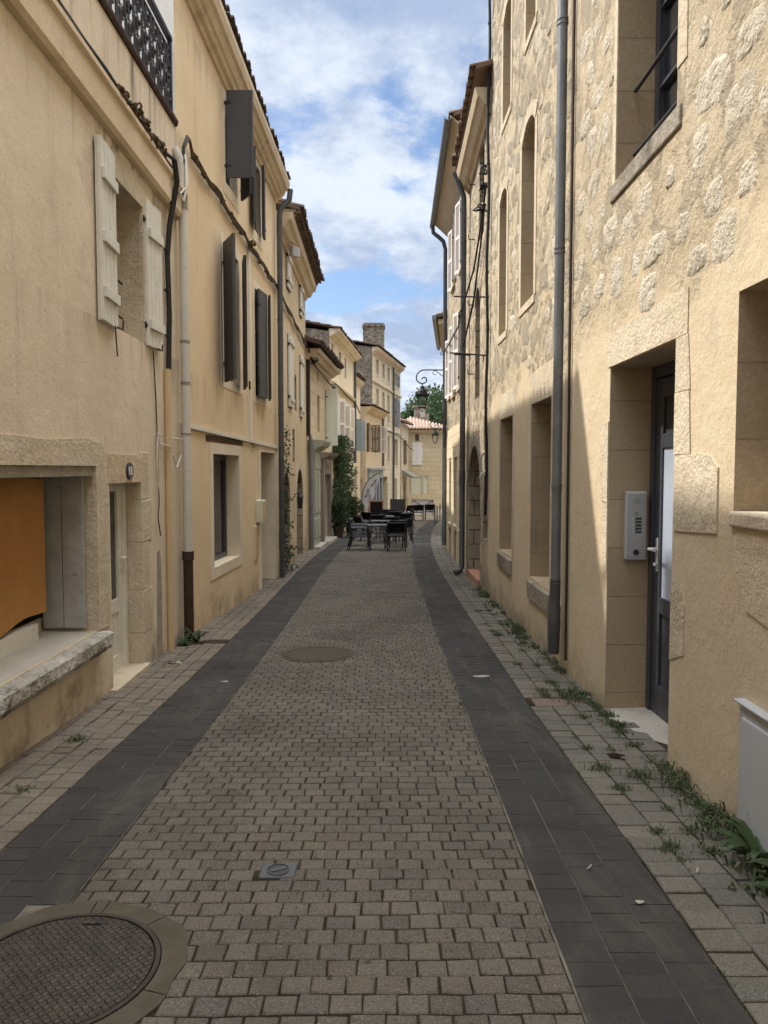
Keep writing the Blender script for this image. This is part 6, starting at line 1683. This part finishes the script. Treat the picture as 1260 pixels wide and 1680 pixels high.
bundle('loop_wire', [[f1.P(11.55, .03, 1.95), f1.P(11.30, .03, 2.0), f1.P(11.26, .03, 1.85), f1.P(11.27, .03, 1.55), f1.P(11.33, .03, 1.42)], [f1.P(11.28, .03, 2.0), f1.P(11.34, .03, 1.90), f1.P(11.60, .06, 1.88)], [f1.P(11.66, .05, 1.97), f1.P(12.1, .06, 1.97)], [f1.P(11.7, .06, 1.8), f1.P(11.85, .05, 1.66), f1.P(12.05, .05, 1.8)]], 'thin white loops of wire beside the beige conduit', ['cable_white'], .007)
f2 = FL2; f3 = FL3
main = [f1.P(12.10, .10, 4.85), f1.P(12.12, .10, 5.05), f2.P(.12, .09, 5.22), f2.P(.25, .08, 5.24), f2.P(.4, .06, 5.18)]
zz = lambda s: lerp(5.17, 4.87, (s - .4) / 5.3)
along = [f2.P(s, .05 + .008 * math.sin(s * 9), zz(s) + .02 * math.sin(s * 5)) for s in [.5 + .22 * k for k in range(24)]]
on3 = [f3.P(s, .05, lerp(4.86, 4.70, s / 5) + .025 * math.sin(s * 4)) for s in [.1 + .3 * k for k in range(17)]]
sh_ = lambda L_, d: [p + Vector((.008 * math.sin(i * 1.3 + d), 0, d * .02 + .008 * math.sin(i * 1.9 + d * 3))) for i, p in enumerate(L_)]
bundle('cable_bundle', [main + along + on3, sh_(main + along + on3, 1), sh_(main + along + on3, -1), sh_(along + on3, 2)], 'twisted dusty cable bundle slung across the ochre house below its top windows', ['cable_brown', 'cable_black', 'cable_brown'], .015,
       [(f2.P(s, .05, zz(s)), .032, 4) for s in (.5, .9, 1.3, 1.7, 2.1, 2.4, 2.8, 3.3, 3.5, 4.0, 4.5, 5.0)] + [(f2.P(3.25, .07, zz(3.25)), .06, 8)])
bundle('white_wires', [[f1.P(11.75, .08, 4.62), f1.P(11.95, .10, 4.50), f1.P(12.08, .14, 4.62), f1.P(12.10, .13, 4.9), f1.P(12.12, .10, 5.0)], [f1.P(11.8, .1, 4.55), f1.P(12.02, .12, 4.45), f1.P(12.10, .15, 4.7), f1.P(12.13, .12, 4.98)]], 'tangled white wires at the top of the white downpipe', ['cable_white'], .012)
f4 = fr4
bundle('cable_bundle', [[f3.P(5.0, .08, 4.70), f4.P(.3, .12, 4.40), f4.P(1.5, .10, 4.36), f4.P(3, .10, 4.30), f4.P(4.5, .12, 4.22), f4.P(4.8, .15, 3.9), FL5.P(.3, .10, 4.42), FL5.P(1.6, .10, 4.40), FL5.P(3.6, .09, 4.30), FL5.P(5.8, .09, 4.26), FL5.P(6.4, .2, 3.9)]], 'single dark cable running on over the low ashlar house and the cream house', ['cable_black'], .022, [(f4.P(.3, .15, 4.40), .10, 10), (f4.P(4.7, .14, 4.15), .07, 6)])
f7 = FL7
bundle('cable_bundle', [[f7.P(2.6, .1, 3.80), f7.P(5.9, .1, 3.66), f7.P(9.0, .1, 3.55), FL8.P(.5, .1, 3.45), FL8.P(3.0, .12, 3.05), FL8.P(3.4, .3, 2.9)]], 'dark cable strung across the front of the tall distant house', ['cable_black'], .025)
r1, r2, r3 = FR1, FR2, FR3
vert = [r1.P(15.42 + .02 * math.sin(z * 2), .05 + .012 * math.sin(z * 3), z) for z in [9.0 - .35 * k for k in range(24)]]
bundle('drop_cable', [vert, sh_(vert, 1)], 'thick black cable running straight down the seam between the two right houses', ['cable_black'], [.022, .016], clips=[r1.P(15.42, .05, z) for z in (8.2, 6.9, 6.2, 4.6)])
bundle('cable_bundle', [[r2.P(.10, .07, 5.9), r2.P(.5, .08, 5.5), r2.P(1.2, .09, 5.0), r2.P(2.3, .14, 4.6), r2.P(2.6, .16, 4.55), r3.P(.8, .12, 4.45), r3.P(2.4, .10, 4.55), r3.P(4.0, .09, 4.62), r3.P(5.5, .10, 4.68)], [r2.P(.18, .07, 5.7), r2.P(.6, .07, 5.2), r2.P(1.3, .08, 4.5), r2.P(2.4, .12, 3.9)]], 'black cables sagging from the junction over the grey stone house', ['cable_black'], .016,
       [(r2.P(.22, .10, 5.95), .07, 12), (r2.P(.16, .09, 6.2), .07, 10), (r2.P(.30, .10, 5.65), .06, 9), (r2.P(2.55, .15, 4.5), .05, 6), (r3.P(5.5, .1, 4.65), .06, 7)])
for (s, z, lab) in ((1.2, 1.55, 'upper white insulator elbow at the seam beside the arched door'), (1.2, 1.25, 'lower white insulator elbow at the seam beside the arched door')):
    root = empty('wall_elbow', r2.P(.05, .05, z + .3), lab, 'pipe elbow')
    mb = MB(); mb.tube([r2.P(.04, -.01, z + .36), r2.P(.04, .06, z + .36), r2.P(.06, .10, z + .33), r2.P(.08, .12, z + .26)], .022, 8); mb.build('elbow', 'pipe_white', root, smooth=True)
# lantern by the second arch, floodlight under the eave of the straw house
root = empty('wall_lantern', f3.P(2.48, 0, .78), 'small dark wall lantern between the two arched doorways', 'wall lantern')
mb = MB(); mb.tube([f3.P(2.48, 0, 1.10), f3.P(2.48, .14, 1.14)], .01, 6); mb.build('bracket', 'iron_black', root)
mb = MB(); c = f3.P(2.48, .14, .80); mb.lathe([(.05, 0), (.065, .24), (.08, .245), (.03, .32), (.0, .34)], c, 8); mb.build('lantern_body', 'iron_black', root)
root = empty('floodlight', f3.P(1.15, .15, 5.95), 'small white floodlight on a wire bracket beside the drainpipe top', 'floodlight')
mb = MB(); mb.tube([f3.P(.9, 0, 6.02), f3.P(.98, .14, 6.06), f3.P(1.1, .2, 6.02)], .009, 6); mb.build('bracket', 'iron_black', root)
mb = MB(); mb.fb(f3.sub(1.05, .14, 40), 0, .2, -.05, .06, 5.80, 5.98); mb.build('housing', 'box_white', root, bevel=.01)
